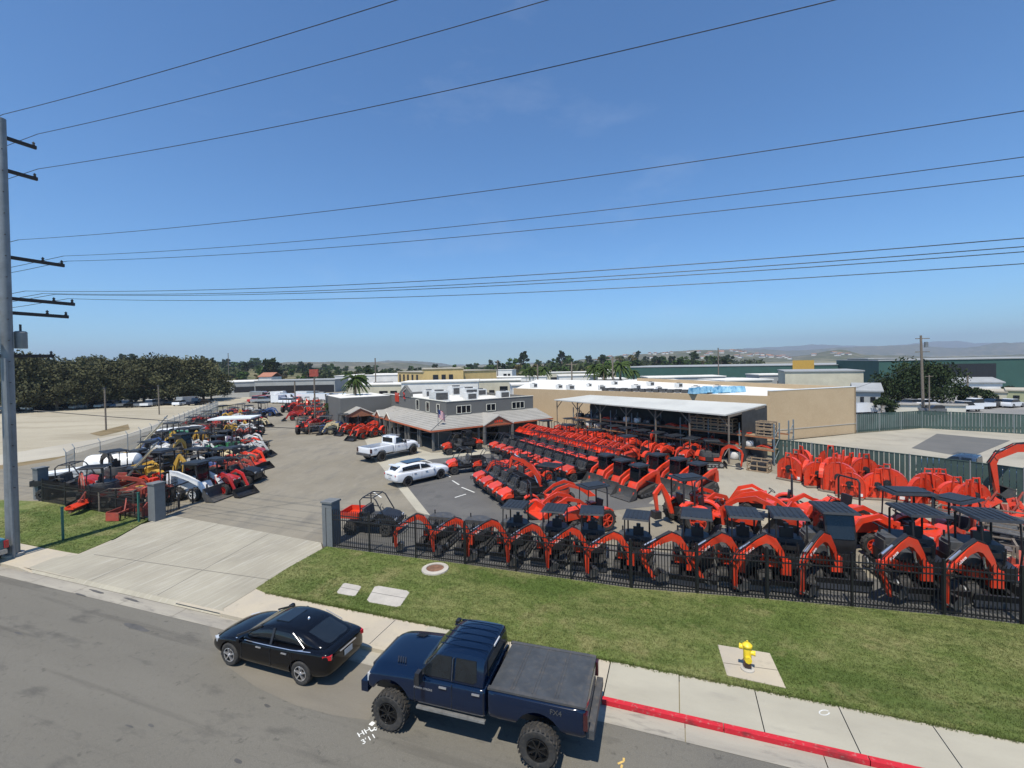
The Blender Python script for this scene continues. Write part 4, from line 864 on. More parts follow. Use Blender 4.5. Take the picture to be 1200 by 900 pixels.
for i,(tx,k,sc) in enumerate(seq):
    tip=fence_pt(tx)+FN*.35
    pr={'s':exS if i!=4 else exS2,'b':exB if i not in(5,8) else exB2,'c':exC}[k]; yaw=R_(-62) if k!='c' else R_(-48)
    e=Vector((.82,-.05,0))+Vector((math.cos(yaw),math.sin(yaw),0))*1.8; e=e*sc; jit=rnd.uniform(-.1,.1)
    Rm=Matrix.Rotation(fang+jit,4,'Z'); org=tip-(Rm@e)
    n={'s':'open canopy','b':'wide canopy and grey hood','c':'enclosed black cab'}[k]
    pr.place('mini_excavator','excavator with %s, %s from the gate pillar in the fence row'%(n,ORD[i]),'excavator',(org.x,org.y,.008),fang+jit,'orange mini excavators lined up along the fence',sc)
for k,tx in enumerate((460,503)):
    tip=fence_pt(tx)+FN*.35; e=Vector((.82,-.05,0))+Vector((math.cos(R_(-62)),math.sin(R_(-62)),0))*1.8; org=tip-(Matrix.Rotation(fang,4,'Z')@e)
    exS.place('mini_excavator','low orange excavator without canopy near the gate pillar, %s behind the fence'%ORD[k],'excavator',(org.x,org.y,.008),fang,'low excavators without canopy',.95,skip=('canopy','canopy_post','seat'))
# utility vehicle and compact machines at the left end of the row
uvC=utv(BLK,False,False,True,ORG)
p=G(432,632); uvC.place('utility_vehicle','black utility vehicle with orange cargo bed just behind the fence beside the gate pillar','utility vehicle',(p.x-.1,p.y+1.2,.01),R_(-10),None,1.05)
tDn=tractor(ORG,False,'down'); tCan=tractor(ORG,True,'down'); tUp=tractor(ORG,True,'up'); tUpN=tractor(ORG,False,'up'); tHoe=tractor(ORG,True,'down',hoe=True)
# second row behind
for (px,py,pr,nm,lb,cat,rz,sc) in(
 (690,620,tUp,'wheel_loader','orange loader tractor with raised arms just behind the fourth and fifth excavators','tractor',R_(205),1.05),
 (812,612,tHoe,'loader_tractor','orange loader with canopy and thick raised beam behind the sixth excavator','tractor',R_(15),1.15),
 (842,625,tUpN,'loader_tractor','orange tractor with arched raised loader arms and no canopy behind the seventh excavator','tractor',R_(-40),1.2),
 (905,608,tDn,'compact_tractor','orange compact tractor with bare roll bar standing in the gravel behind the eighth excavator','tractor',R_(150),1.15),
 (975,622,tDn,'compact_tractor','orange tractor with tall roll bar and big loader arms behind the eighth and ninth excavators','tractor',R_(190),1.25),
 (1052,645,tCan,'compact_tractor','orange tractor with dark canopy behind the ninth excavator','tractor',R_(170),1.25),
 (1115,652,tHoe,'loader_tractor','orange backhoe tractor at the right end behind the last excavators','tractor',R_(200),1.15),
 (636,604,tUpN,'compact_tractor','orange tractor without canopy behind the third and fourth excavators','tractor',R_(10),.95)):
    p=G(px,py); pr.place(nm,lb,cat,(p.x,p.y,.01),rz,'orange machines in the second row behind the fence',sc)
# ------------------------------------------------------------------ rows of utility vehicles
uv=utv(ORG); uvP=utv(ORG,True)
a=Vector((-2.1,47.2,0));c=Vector((4.1,35.6,0)); hd=R_(207)
off=Vector((math.cos(hd),math.sin(hd),0))*-1.2
NU=9
for i in range(NU):
    p=a.lerp(c,i/(NU-1))+off; uv.place('utility_vehicle','orange hooded utility vehicle, %s from the store in the long front row'%ORD[i],'utility vehicle',(p.x,p.y,.012),hd+rnd.uniform(-.03,.03),'utility vehicles in the long row by the store')
off2=off*1+Vector((math.cos(hd),math.sin(hd),0))*-3.6
for i in range(NU):
    p=a.lerp(c,(i)/(NU-1))+off2; uv.place('utility_vehicle','black caged utility vehicle, %s from the store in the row before the tractors'%ORD[i],'utility vehicle',(p.x,p.y,.012),hd+rnd.uniform(-.03,.03),'utility vehicles in the back row',skip=())
a=Vector((-2.7,34.2,0));c=Vector((-.7,29.4,0)); hd2=R_(203); off=Vector((math.cos(hd2),math.sin(hd2),0))*-1.2
for i in range(4):
    p=a.lerp(c,i/3)+off; uv.place('utility_vehicle','orange hooded utility vehicle, %s from the far end of the row of four'%ORD[i],'utility vehicle',(p.x,p.y,.012),hd2,'four utility vehicles in the short row')
for (px,py,lb,rz) in((536,531,'orange utility vehicle parked alone before the store front, nearest the corner post',205),(548,527,'black and orange utility vehicle tucked behind the one at the corner of the store',30),(545,553,'orange hooded utility vehicle with tall roll cage at the head of the short row',200)):
    p=G(px,py); uv.place('utility_vehicle',lb,'utility vehicle',(p.x,p.y,.012),R_(rz),None,1.05)
for i,(px,py) in enumerate(((578,552),(592,556),(606,551),(620,556),(612,566),(632,566))):
    p=G(px,py); (tDn if i%2 else uvP).place('garden_tractor' if i%2 else 'utility_vehicle',['low black crew utility vehicle','small orange garden tractor'][i%2]+' behind the short row of four, %s from the left'%ORD[i],'tractor' if i%2 else 'utility vehicle',(p.x,p.y,.012),R_(203+rnd.uniform(-20,20)),'small machines behind the short row',.78 if i%2 else .95)
# excavator with outstretched boom in mid yard
p=G(640,592); exR=excavator(ORG,'reach',False,False,R_(0)); exR.place('mini_excavator','orange mini excavator with its boom stretched out to the upper left beside the short row','excavator',(p.x+.6,p.y+.6,.012),R_(150),None,1.05)
# tractors with raised loaders behind the long row
a=Vector((2.2,53.5,0));c=Vector((9.6,39.6,0)); NT=11
for i in range(NT):
    p=a.lerp(c,i/(NT-1))+Vector((1.4,.9,0)); (tUpN if i%3 else tUp).place('loader_tractor','orange tractor with raised loader arms, %s from the store in its row'%ORD[i],'tractor',(p.x,p.y,.01),hd+rnd.uniform(-.06,.06),'tractors with raised loader arms in the row',1.03)
b0=Vector((5.6,56.5,0));c0=Vector((14.6,40.2,0))
for i in range(10):
    p=b0.lerp(c0,i/9)+Vector((1.2,.5,0)); pr=(tCan,tHoe,tCan,trackl:=None,tCan)[i%5] or tCan
    pr.place('canopy_tractor','orange tractor with black canopy, %s from the store in the rack-side row'%ORD[i],'tractor',(p.x,p.y,.01),hd+rnd.uniform(-.3,.3),'canopy tractors before the racks',.98)
# compact track loaders
tl=trackloader(ORG)
tp=[(711,533,'rear left'),(729,539,'middle left'),(749,545,'front left'),(770,532.5,'rear right'),(795,537.5,'middle right'),(818,543,'front right')]
for (px,py,w_) in tp:
    p=G(px,py,2.05); tl.place('track_loader','orange compact track loader with black cab, %s of the six in the yard centre'%w_,'track loader',(p.x,p.y,.012),R_(212),'six compact track loaders',1.)
exF=excavator(ORG,'high',False,False,R_(-30))
p=G(838,548); exF.place('mini_excavator','orange mini excavator with arched boom working beside the pallet racks','excavator',(p.x-.2,p.y+.5,.01),R_(-15),None,.95)
p=G(812,540); tHoe.place('loader_tractor','orange backhoe tractor parked against the middle of the pallet racks','tractor',(p.x+1.4,p.y+2.0,.01),R_(200),None,.9)
# ------------------------------------------------------------------ pallet racks and shed
RA=Vector((7.6,57.2,0)); RB=Vector((22.4,39.1,0)); RDv=(RB-RA).normalized(); ra=math.atan2(RDv.y,RDv.x); RL=(RB-RA).length
UPR=mat('rack_upright_paint',(.16,.2,.22),.6,var=.15); BEAM=mat('rack_beam_paint',(.35,.14,.06),.6,var=.2)
for r_i,(oy,lab) in enumerate(((0,'long pallet rack along the front of the open shed, stacked with crates and orange parts'),(3.2,'rear pallet rack in the shade under the white shed roof'))):
    P=Proto(); nb=8
    for k in range(nb+1):
        for y in(0,1.1): 
            b=MB(); b.box((k*RL/nb,y,1.75+(.0 if k%2 else .1)),(.09,.09,3.5)); P.add('upright',b,UPR,smooth=0)
        b=MB(); 
        for z in(.4,1.4,2.4): b.bar((k*RL/nb,0,z),(k*RL/nb,1.1,z+.8),.04)
        P.add('brace',b,UPR,smooth=0)
    for z in(1.25,2.35):
        for y in(0,1.1): b=MB(); b.box((RL/2,y+(-.03 if y==0 else .03),z),(RL,.05,.11)); P.add('beam',b,BEAM,smooth=0)
        b=MB(); b.box((RL/2,.55,z+.075),(RL-.1,1.02,.035)); P.add('shelf',b,WOOD,smooth=0)
    q=Vector((-RDv.y,RDv.x,0)); 
    if q.y<0: q=-q
    P.place('pallet_rack',lab,'rack',RA+q*oy,ra,'pallet racks at the shed')
RQ=Vector((-RDv.y,RDv.x,0)); RQ=RQ if RQ.y>0 else -RQ
def rk(t,y,z): v=RA+RDv*(t*RL)+RQ*y; v.z=z; return v
cr=crate(1.3,.95,.62)
for i,(t,z) in enumerate([(.70,2.45),(.76,2.45),(.82,2.45),(.70,3.09),(.76,3.09),(.82,3.09),(.965,2.45),(.965,3.09)]):
    cr.place('wooden_crate','open wooden crate on the top rack shelf, %s of those crates from the left'%ORD[i],'crate',rk(t,.5,z),ra,'wooden crates on the racks')
cr2=crate(1.5,1.1,.95); p=G(893,553); cr2.place('wooden_crate','large wooden crate standing on the gravel at the right end of the racks','crate',(p.x,p.y+.4,.01),ra+.1)
bar=Proto(); b=MB()
for k in range(5): b.ribbon([(0,0),(.5,.2),(1.1,.12),(1.5,.0)],[.1,.16,.16,.1],.07,(-.7,-.36+k*.18,.08))
bar.add('arms',b,ORG)
b=MB(); b.box((0,0,.04),(1.4,1.,.07)); bar.add('pallet',b,WOOD)
drum=Proto(); b=MB(); b.lathe((0,0,0),[(.001,0),(.45,.02),(.5,.1),(.5,.5),(.42,.62),(.001,.64)],14,'z'); drum.add('shell',b,OFFW); b=MB(); b.box((0,0,.66),(.3,.2,.1)); drum.add('lid',b,BLK)
blk=Proto(); b=MB(); b.box((0,0,.3),(1.2,.8,.5),taper=.8); b.tube([(-.4,0,.5),(0,.1,.9),(.4,0,.5)],.06); blk.add('body',b,BLK); b=MB(); b.lathe((.2,-.42,.3),[(.2,-.04),(.2,.04),(.001,.05)],10); blk.add('flywheel',b,STL)
n_=0
for z,ts in((1.36,[.03+.058*k for k in range(17)]),(2.45,[.03+.06*k for k in range(11)]+[.88])):
    for t in ts:
        k=rnd.choice([0,0,1,2,2,2]) if z<2 else (0 if t>.55 else rnd.choice([0,1,2,2]))
        pr,nm,lb,ct=((bar,'loader_arm_stack','pallet of orange loader arms','machine parts'),(drum,'equipment_drum','pale rounded equipment drum','drum'),(blk,'engine_block','black engine attachment','machine parts'))[k]
        pr.place(nm,lb+' on the %s rack shelf, %d metres from its left end'%('lower' if z<2 else 'upper',round(t*RL)),ct,rk(t,.5,z),ra+(0 if k==0 else rnd.uniform(-.3,.3)),'goods on the racks',.8)
for t in [.02+.055*k for k in range(17)]:
    k=rnd.choice([0,1,2,2,2]); pr,nm,lb,ct=((bar,'loader_arm_stack','pallet of orange loader arms','machine parts'),(drum,'equipment_drum','pale rounded equipment drum','drum'),(blk,'engine_block','black engine attachment','machine parts'))[k]
    pr.place(nm,lb+' on the ground %d metres along under the rack'%round(t*RL),ct,rk(t,.5,.01),ra,'goods under the racks',1.05)
# shed
E1=Vector((5.4,59.4,4.45));E2=Vector((18.6,39.9,4.4));E3=Vector((23.6,42.4,5.0));E4=Vector((10.,58.8,5.0))
SHR=ground_mat('white_sheet_roof',(.52,.52,.48),[(.3,.4,.65,(.42,.42,.39),.7,(1,1)),(2,.55,.7,(.34,.32,.28),.3,(.3,3))],rough=.6,bump=.05)
P=Proto()
b=MB(); b.prism([(0,0),(1,0)],0,0) if False else None
def slab4(A,B,C,D,t): 
    m=MB(); up=Vector((0,0,t)); m.add([A,B,C,D,A-up,B-up,C-up,D-up],[(0,1,2,3),(7,6,5,4),(0,4,5,1),(1,5,6,2),(2,6,7,3),(3,7,4,0)]); return m
o=E1.copy(); o.z=0; m1=E1.lerp(E2,.3); 
P.add('roof',slab4(E1-o,E2-o,E3-o,E4-o,.12),SHR,smooth=0)
for k in range(7):
    t=k/6; pa=E1.lerp(E2,t)-o+Vector((.4,.25,0)); pb=E4.lerp(E3,t)-o-Vector((.3,.2,0)); b=MB(); b.bar((pa.x,pa.y,0),(pa.x,pa.y,pa.z-.1),.12); P.add('post',b,WOODD,smooth=0)
    b=MB(); b.bar(pa-Vector((0,0,.2)),pb-Vector((0,0,.2)),.08,.2); 
    for sg in(-1,1):
        if 0<k<6 or (k==0 and sg>0) or (k==6 and sg<0): b.bar((pa.x,pa.y,pa.z-1.1),(pa.x+sg*RDv.x*.9,pa.y+sg*RDv.y*.9,pa.z-.2),.07)
    P.add('rafter',b,WOODD,smooth=0)
def vwall(A,B,z0,z1a,z1b,th=.06):
    A=Vector((A.x,A.y,0))-o;B=Vector((B.x,B.y,0))-o;d=(B-A).normalized();n=Vector((-d.y,d.x,0))*th; m=MB(); Z=lambda p,z:Vector((p.x,p.y,z))
    m.add([Z(A,z0),Z(B,z0),Z(B,z1b),Z(A,z1a),Z(A+n,z0),Z(B+n,z0),Z(B+n,z1b),Z(A+n,z1a)],[(0,1,2,3),(7,6,5,4),(0,4,5,1),(1,5,6,2),(2,6,7,3),(3,7,4,0)]); return m
DW=mat('shed_shade_wall',(.045,.045,.045),.8,var=.3,scale=1.5)  # added near-black walls; the shade under the shed roof is in their colour
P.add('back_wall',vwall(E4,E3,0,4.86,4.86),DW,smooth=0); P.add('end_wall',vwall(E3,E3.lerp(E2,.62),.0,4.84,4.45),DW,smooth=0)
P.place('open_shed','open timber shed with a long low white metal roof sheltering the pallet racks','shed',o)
# ------------------------------------------------------------------ rotary cutters and other implements at right
ct=cutter(); ctb=cutter(2.1,2.1)
CL=[(925,563,'s',215),(934,558,'s',215),(941,552,'s',215),(958,571,'s',260),(968,573,'s',262),(949,566,'s',258),(977,565,'s',262),(986,561,'s',262),(996,560,'s',262),(1005,562,'s',262),(1014,566,'s',262),(974,553,'s',262),
 (983,578,'b',225),(996,583,'s',222),(1028,585,'s',230),(1040,586,'b',224),(1034,580,'s',230),(1080,593,'s',228),(1088,588,'s',228),(1097,584,'s',228),(1104,588,'s',228),(1120,600,'s',232),(1132,602,'s',232),(1142,598,'s',232)]
for i,(px,py,k,rz) in enumerate(CL):
    p=G(px,py); (ct if k=='s' else ctb).place('rotary_cutter','orange cutter deck stood on end, %s from the racks in the fence line'%((ORD+['twenty first','twenty second','twenty third','twenty fourth'])[i]),'mower deck',(p.x,p.y,.01),R_(rz+(rnd.choice([-35,0,0,25,55]) if k=='s' else rnd.uniform(-8,8))),'orange rotary cutters stood on end',.98+rnd.uniform(-.05,.06))
# tillers and frames
tili=Proto(); b=MB(); b.box((0,0,.5),(.5,2.0,.14)); b.ribbon([(-.3,.55),(0,.7),(.3,.5)],[.05]*3,1.9); tili.add('hood',b,ORG); b=MB(); b.tube([(0,-.95,.28),(0,.95,.28)],.1,8)
for k in range(12): b.bar((0,-.9+k*.16,.28),(.24*math.cos(k*1.3),-.88+k*.16,.28+.24*math.sin(k*1.3)),.04)
tili.add('tine_rotor',b,RUST); b=MB(); b.bar((0,-.3,.6),(.3,0,1.3),.06); b.bar((0,.3,.6),(.3,0,1.3),.06); b.lathe((0,0,.6),[(.15,0),(.15,.2),(.001,.2)],8,'z'); tili.add('hitch',b,OLDR)
boxs=Proto(); b=MB(); b.box((0,0,.35),(.05,1.8,.5)); b.box((.35,-.9,.3),(.8,.05,.5)); b.box((.35,.9,.3),(.8,.05,.5)); b.bar((.7,-.9,.5),(.7,.9,.5),.1); boxs.add('box',b,OLDR); b=MB()
for k in range(5): b.bar((.7,-.7+k*.35,.6),(.65,-.7+k*.35,.05),.05)
boxs.add('ripper_shank',b,BLK); b=MB(); b.bar((.6,-.3,.5),(.5,0,1.2),.06); b.bar((.6,.3,.5),(.5,0,1.2),.06); boxs.add('hitch',b,OLDR)
frm=Proto(); b=MB()
for x in(-1,1): 
    for y in(-.5,.5): b.bar((x,y,0),(x,y,1.3),.09)
    b.bar((x,-.5,1.25),(x,.5,1.25),.08); b.bar((x,-.5,.15),(x,.5,.15),.08)
for y in(-.5,.5): b.bar((-1,y,1.25),(1,y,1.25),.06); b.bar((-1,y,.15),(1,y,.15),.07)
frm.add('crate_frame',b,WOODD); b=MB(); b.box((0,0,.5),(1.4,.6,.5),taper=.7); b.tube([(-.8,.1,.4),(0,.2,.9),(.8,-.1,.5)],.07); b.tube([(-.5,-.3,.5),(.6,.3,1.0)],.05); frm.add('packed_machine',b,BLK)
b=MB(); 
for k in range(4): b.bar((-.9,-.35+k*.2,.95),(.9,-.3+k*.2,1.0),.05)
frm.add('steel_bars',b,STL)
tail=[(1150,608,tili,'tiller','orange soil tiller'),(1160,600,tili,'tiller','orange soil tiller'),(1175,606,boxs,'box_scraper','dull red box scraper'),(1190,602,tili,'tiller','orange soil tiller'),(1165,615,boxs,'box_scraper','dull red box scraper'),(1185,616,tili,'tiller','orange soil tiller'),(1197,612,boxs,'box_scraper','dull red box scraper'),(1145,616,boxs,'box_scraper','dull red box scraper'),
 (1130,628,frm,'shipping_frame','timber framed black machine'),(1160,638,frm,'shipping_frame','timber framed black machine'),(1190,650,frm,'shipping_frame','timber framed black machine'),(1150,664,frm,'shipping_frame','timber framed black machine'),(1185,632,frm,'shipping_frame','timber framed black machine'),
 (1190,690,tili,'tiller','orange soil tiller'),(1175,674,boxs,'box_scraper','dull red box scraper'),(1100,612,boxs,'box_scraper','dull red box scraper')]
for i,(px,py,pr,nm,lb) in enumerate(tail):
    p=G(px,py); pr.place(nm,lb+', %s from the back in the implement jumble at the right edge'%ORD[i],nm.replace('_',' '),(p.x,p.y,.01),ra+rnd.uniform(-.25,.25),'implements at the right edge',1.)
# big excavator whose arm enters from the right
exG=excavator(ORG,'high',True,True,0); p=Vector((34.7,27.4,0)); exG.place('excavator','large orange excavator standing at the right edge with its arm hanging over the implements','excavator',(p.x,p.y,.0),R_(168),None,1.75)
# ------------------------------------------------------------------ green slatted fences
GF=mat('green_slat_screen',(.05,.085,.075),.8,var=.25,scale=.6); GF2=mat('galvanised_post',(.3,.32,.32),.5,.4,var=.1)
def slat_fence(pts,h,lab,m=GF,sp=3.0):
    P=Proto(); o=Vector((pts[0][0],pts[0][1],0)); pn=MB(); ps=[]
    for a,c in zip(pts,pts[1:]):
        a=Vector((a[0],a[1],0))-o;c=Vector((c[0],c[1],0))-o;L=(c-a).length;d=(c-a)/L; n=int(L/.3); q=Vector((-d.y,d.x,0))*.01
        for k in range(n):
            p=a+d*(k*L/n);p2=a+d*((k+.9)*L/n); w=q*(.25 if k%2 else -.25); pn.add([p+w,p2+w,p2+w+Vector((0,0,h)),p+w+Vector((0,0,h))],[(0,1,2,3)])
        m_=max(1,round(L/sp)); ps+=[a+d*k*L/m_ for k in range(m_)]
        pn.bar(a+Vector((0,0,h)),c+Vector((0,0,h)),.05)
    P.add('screen',pn,m,smooth=0)
    for p in ps: b=MB(); b.tube([p+Vector((0,0,-.1)),p+Vector((0,0,h+.06))],.04,6); P.add('post',b,GF2)
    P.place('screen_fence',lab,'fence',o)
slat_fence([G(905,513.5,2.2),G(1137,540,2.2),G(1200,548,2.2),(36,21.5)],2.15,'dark green screened fence behind the line of orange cutters')
slat_fence([(41.9,55.5),(52,57.9)],2.2,'green slatted fence running right from the tan building')
slat_fence([(52,57.9),(60,51),(75,38)],2.2,'green slatted fence closing the vacant yard at the far right')
# ------------------------------------------------------------------ store
GS=ground_mat('store_grey_wall',(.15,.148,.14),[(.6,.4,.65,(.13,.128,.12),.6,(1,1)),(12,.55,.8,(.18,.178,.17),.4,(1,1))],bump=.3,bscale=20)
ROOFT=None
def tile_mat(name,c,ang,freq):
    m=ground_mat(name,c,[(.5,.4,.65,tuple(x*.75 for x in c),.6,(1,1)),(6,.5,.7,tuple(x*1.2 for x in c),.5,(1,1))],bump=.2)
    return m
TM=tile_mat('roof_tile',(.33,.315,.285),0,3); WROOF=ground_mat('white_flat_roof',(.72,.7,.65),[(.15,.4,.65,(.6,.58,.52),.7,(1,1)),(.6,.55,.7,(.45,.43,.38),.4,(1,1))],bump=.05)
TRIMO=mat('orange_fascia',(.45,.12,.05),.6); CREAMW=mat('cream_trim',(.6,.58,.5),.6)
C=Vector((-8.6,48.8,0)); ua=R_(34); U=Vector((math.cos(ua),math.sin(ua),0)); V=Vector((-U.y,U.x,0)); I=C+3.2*(U+V)
def st_(u,v,z=0): return U*u+V*v+Vector((0,0,z))   # local to C
P=Proto(); HT_=4.9
def wallbox(b,u0,u1,v0,v1,z0,z1): 
    pl=[st_(u0,v0),st_(u1,v0),st_(u1,v1),st_(u0,v1)]; b.prism([(p.x,p.y) for p in pl],z0,z1,axis='z')
b=MB(); wallbox(b,3.2,15.8,3.2,3.5,0,HT_); wallbox(b,3.2,3.5,3.51,26,0,HT_); wallbox(b,15.5,15.8,3.51,26,0,HT_); wallbox(b,3.51,15.49,25.7,26,0,HT_)
iw=P.add('wall',b,GS,smooth=0)
b=MB(); wallbox(b,3.52,15.48,3.52,25.68,HT_-.5,HT_-.35); P.add('flat_roof',b,WROOF,smooth=0)
b=MB(); wallbox(b,3.15,15.85,3.15,3.55,HT_,HT_+.06); wallbox(b,3.15,3.55,3.56,26,HT_,HT_+.06); P.add('parapet_cap',b,CREAMW,smooth=0)
# gable sign wall on the left facade
b=MB(); g=[(14.2,HT_+.07),(18.2,HT_+.07),(18.2,5.5),(16.2,6.5),(14.2,5.5)]
b.add([st_(3.1,v,z) for v,z in g]+[st_(3.5,v,z) for v,z in g],[(0,1,2,3,4),(9,8,7,6,5)]+[(i,(i+1)%5,(i+1)%5+5,i+5) for i in range(5)]); ig=P.add('gable_parapet',b,GS,smooth=0)
def wallgraph(pts,w,m,nm,z0):
    b=MB()
    for a,c in zip(pts,pts[1:]): b.bar(st_(3.07,a[0],a[1]),st_(3.07,c[0],c[1]),w,.03)
    P.add(nm,b,m,ig,smooth=0)
wallgraph([(15.7,6.0),(16.4,5.75),(16.9,5.5)],.16,WHT,'emblem_stroke',0); wallgraph([(16.6,5.5),(16.2,5.2),(16.6,4.9),(16.2,4.6)],.18,RED,'emblem_stroke',0)
b=MB(); b.add([st_(3.08,18.8,4.0),st_(3.08,20.2,4.0),st_(3.08,20.2,5.3),st_(3.08,18.8,5.3)]+[st_(3.2,18.8,4.0),st_(3.2,20.2,4.0),st_(3.2,20.2,5.3),st_(3.2,18.8,5.3)],[(0,1,2,3),(7,6,5,4),(0,4,5,1),(1,5,6,2),(2,6,7,3),(3,7,4,0)]); P.add('wall_sign',b,ORG,iw,smooth=0)
# upper windows
def win(u0,u1,z0,z1,onv=False,n=2):
    b=MB(); f=MB(); pos=3.16
    e=lambda t,z,d: st_(t,pos-d,z) if not onv else st_(pos-d,t,z)
    f.add([e(u0,z0,.0),e(u1,z0,.0),e(u1,z1,.0),e(u0,z1,.0)],[(0,1,2,3)]); 
    for a,c in(((u0,z0),(u1,z0)),((u0,z1),(u1,z1)),((u0,z0),(u0,z1)),((u1,z0),(u1,z1))): b.bar(e(*a,.02),e(*c,.02),.07)
    for k in range(1,n): t=u0+(u1-u0)*k/n; b.bar(e(t,z0,.02),e(t,z1,.02),.06)
    i=P.add('window',b,CREAMW,iw,smooth=0); P.add('pane',f,GLS2,iw,smooth=0)
win(4.5,6.4,3.45,4.35,n=3); win(8.6,9.9,3.45,4.3); win(12.4,14.3,3.45,4.3,n=3); win(5.0,5.8,3.5,4.5,True,1); win(8.0,9.0,3.4,4.6,True,1); win(11.3,12.3,3.4,4.7,True,1)
# porch roof: right side and left side, hip at the corner
def roof_piece(A,B,Cc,D,th=.14): return slab4(A,B,Cc,D,th)
e0,e1=2.32,3.3
P.add('porch_roof',roof_piece(st_(-.4,-.4,e0),st_(16.2,-.4,e0),st_(16.2,3.18,e1),st_(3.18,3.18,e1)),TM,smooth=0)
P.add('porch_roof',roof_piece(st_(-.4,-.4,e0+.0),st_(3.18,3.18,e1),st_(3.18,21,e1),st_(-.4,21,e0)),TM,smooth=0)
b=MB()
for k in range(8):
    t=(k+.5)/8; b.bar(st_(-.4+3.58*t,-.4+3.58*t,e0+(e1-e0)*t+.02),st_(16.2,-.4+3.58*t,e0+(e1-e0)*t+.02),.02,.035); b.bar(st_(-.4+3.58*t,-.4+3.58*t,e0+(e1-e0)*t+.02),st_(-.4+3.58*t,21,e0+(e1-e0)*t+.02),.02,.035)
b.bar(st_(-.4,-.4,e0+.05),st_(3.18,3.18,e1+.05),.12,.06); P.add('tile_courses',b,TM,smooth=0)
b=MB(); b.bar(st_(-.42,-.43,e0-.12),st_(16.2,-.43,e0-.12),.05,.16); b.bar(st_(-.43,-.4,e0-.12),st_(-.43,21,e0-.12),.05,.16); P.add('fascia',b,TRIMO,smooth=0)
for u in(0,5.6,6.5,10,13,15.8): b=MB(); b.box(st_(u,0,1.1),(.2,.2,2.2),rz=ua); P.add('porch_post',b,GS,smooth=0)
for v in(3.5,4.0,7,8,10.5,12,14.5,17,20): b=MB(); b.box(st_(0,v,1.1),(.22,.22,2.2),rz=ua); P.add('porch_post',b,GS,smooth=0)
# shopfront under the porch (recessed)
b=MB(); wallbox(b,1.0,6.0,2.4,2.5,0,2.25); P.add('porch_wall',b,GS,smooth=0); b=MB(); wallbox(b,9.8,15.8,2.4,2.5,0,2.25); P.add('porch_wall',b,GS,smooth=0)
b=MB(); wallbox(b,2.9,3.1,4,21,.3,2.3); P.add('shop_window',b,GLS2,smooth=0)
b=MB(); wallbox(b,6.2,9.6,2.55,2.6,0,2.3); P.add('entrance_door',b,GLS2,smooth=0)
b=MB(); wallbox(b,3.4,5.3,2.34,2.39,.7,1.9); P.add('shop_window',b,GLS2,smooth=0)
# gabled entrances
def gable(org,du,dv,w,z0,z1,dep,txt=None,nm='entrance_gable'):
    a=org-du*w/2;c=org+du*w/2; up=lambda p,z: p+Vector((0,0,z))
    P.add(nm,slab4(up(a-dv*.5,z0),up(org-dv*.5,z1),up(org+dv*dep,z1),up(a+dv*dep,z0),.12),TM,smooth=0); P.add(nm,slab4(up(c-dv*.5,z0),up(org-dv*.5,z1),up(org+dv*dep,z1),up(c+dv*dep,z0),.12),TM,smooth=0)
    b=MB(); b.add([up(a-dv*.42,z0-.3),up(c-dv*.42,z0-.3),up(c-dv*.42,z0-.12),up(org-dv*.42,z1-.2),up(a-dv*.42,z0-.12)],[(0,1,2,3,4)]); P.add('gable_panel',b,mat('tan_gable_panel',(.3,.13,.07),.7),smooth=0)
    b=MB(); b.bar(up(a-dv*.5,z0-.08),up(org-dv*.5,z1-.08),.06,.14); b.bar(up(c-dv*.5,z0-.08),up(org-dv*.5,z1-.08),.06,.14); P.add('barge_board',b,CREAMW,smooth=0)
    for q in(a+du*.15,c-du*.15): b=MB(); b.box(q-dv*.4+Vector((0,0,z0/2-.1)),(.22,.22,z0-.2),rz=ua); P.add('porch_post',b,GS,smooth=0)
gable(st_(8.05,0),U,V,4.2,2.3,3.35,3.1); gable(st_(0,13.5),-V,U,2.4,2.4,3.2,3.1); gable(st_(0,17.5),-V,U,2.4,2.4,3.2,3.1)
b=MB(); 
for k,x in enumerate((-.45,-.15,.15,.45)): b.add([st_(8.05+x-.1,-.45,2.45),st_(8.05+x+.1,-.45,2.45),st_(8.05+x+.1,-.45,2.72),st_(8.05+x-.1,-.45,2.72)],[(0,1,2,3)])
P.add('entrance_sign',b,ORG,smooth=0)
# far wing
b=MB(); wallbox(b,-4.2,3.19,22.2,32,0,4.75); P.add('wing_wall',b,GS,smooth=0); b=MB(); wallbox(b,-4.1,3.1,22.4,31.8,4.76,4.82); P.add('wing_roof',b,WROOF,smooth=0)
gable(st_(-2.0,20.6),U,V,4.2,2.5,3.5,1.6); b=MB(); wallbox(b,-3.5,-.5,22.1,22.19,0,2.3); P.add('roll_door',b,BLK,smooth=0)
b=MB(); wallbox(b,.3,2.9,22.1,22.19,0,.1); P.add('step',b,CONC,smooth=0)
P.place('equipment_store','grey equipment store with tiled porch roofs, gabled entrances and a white flat roof','building',C)
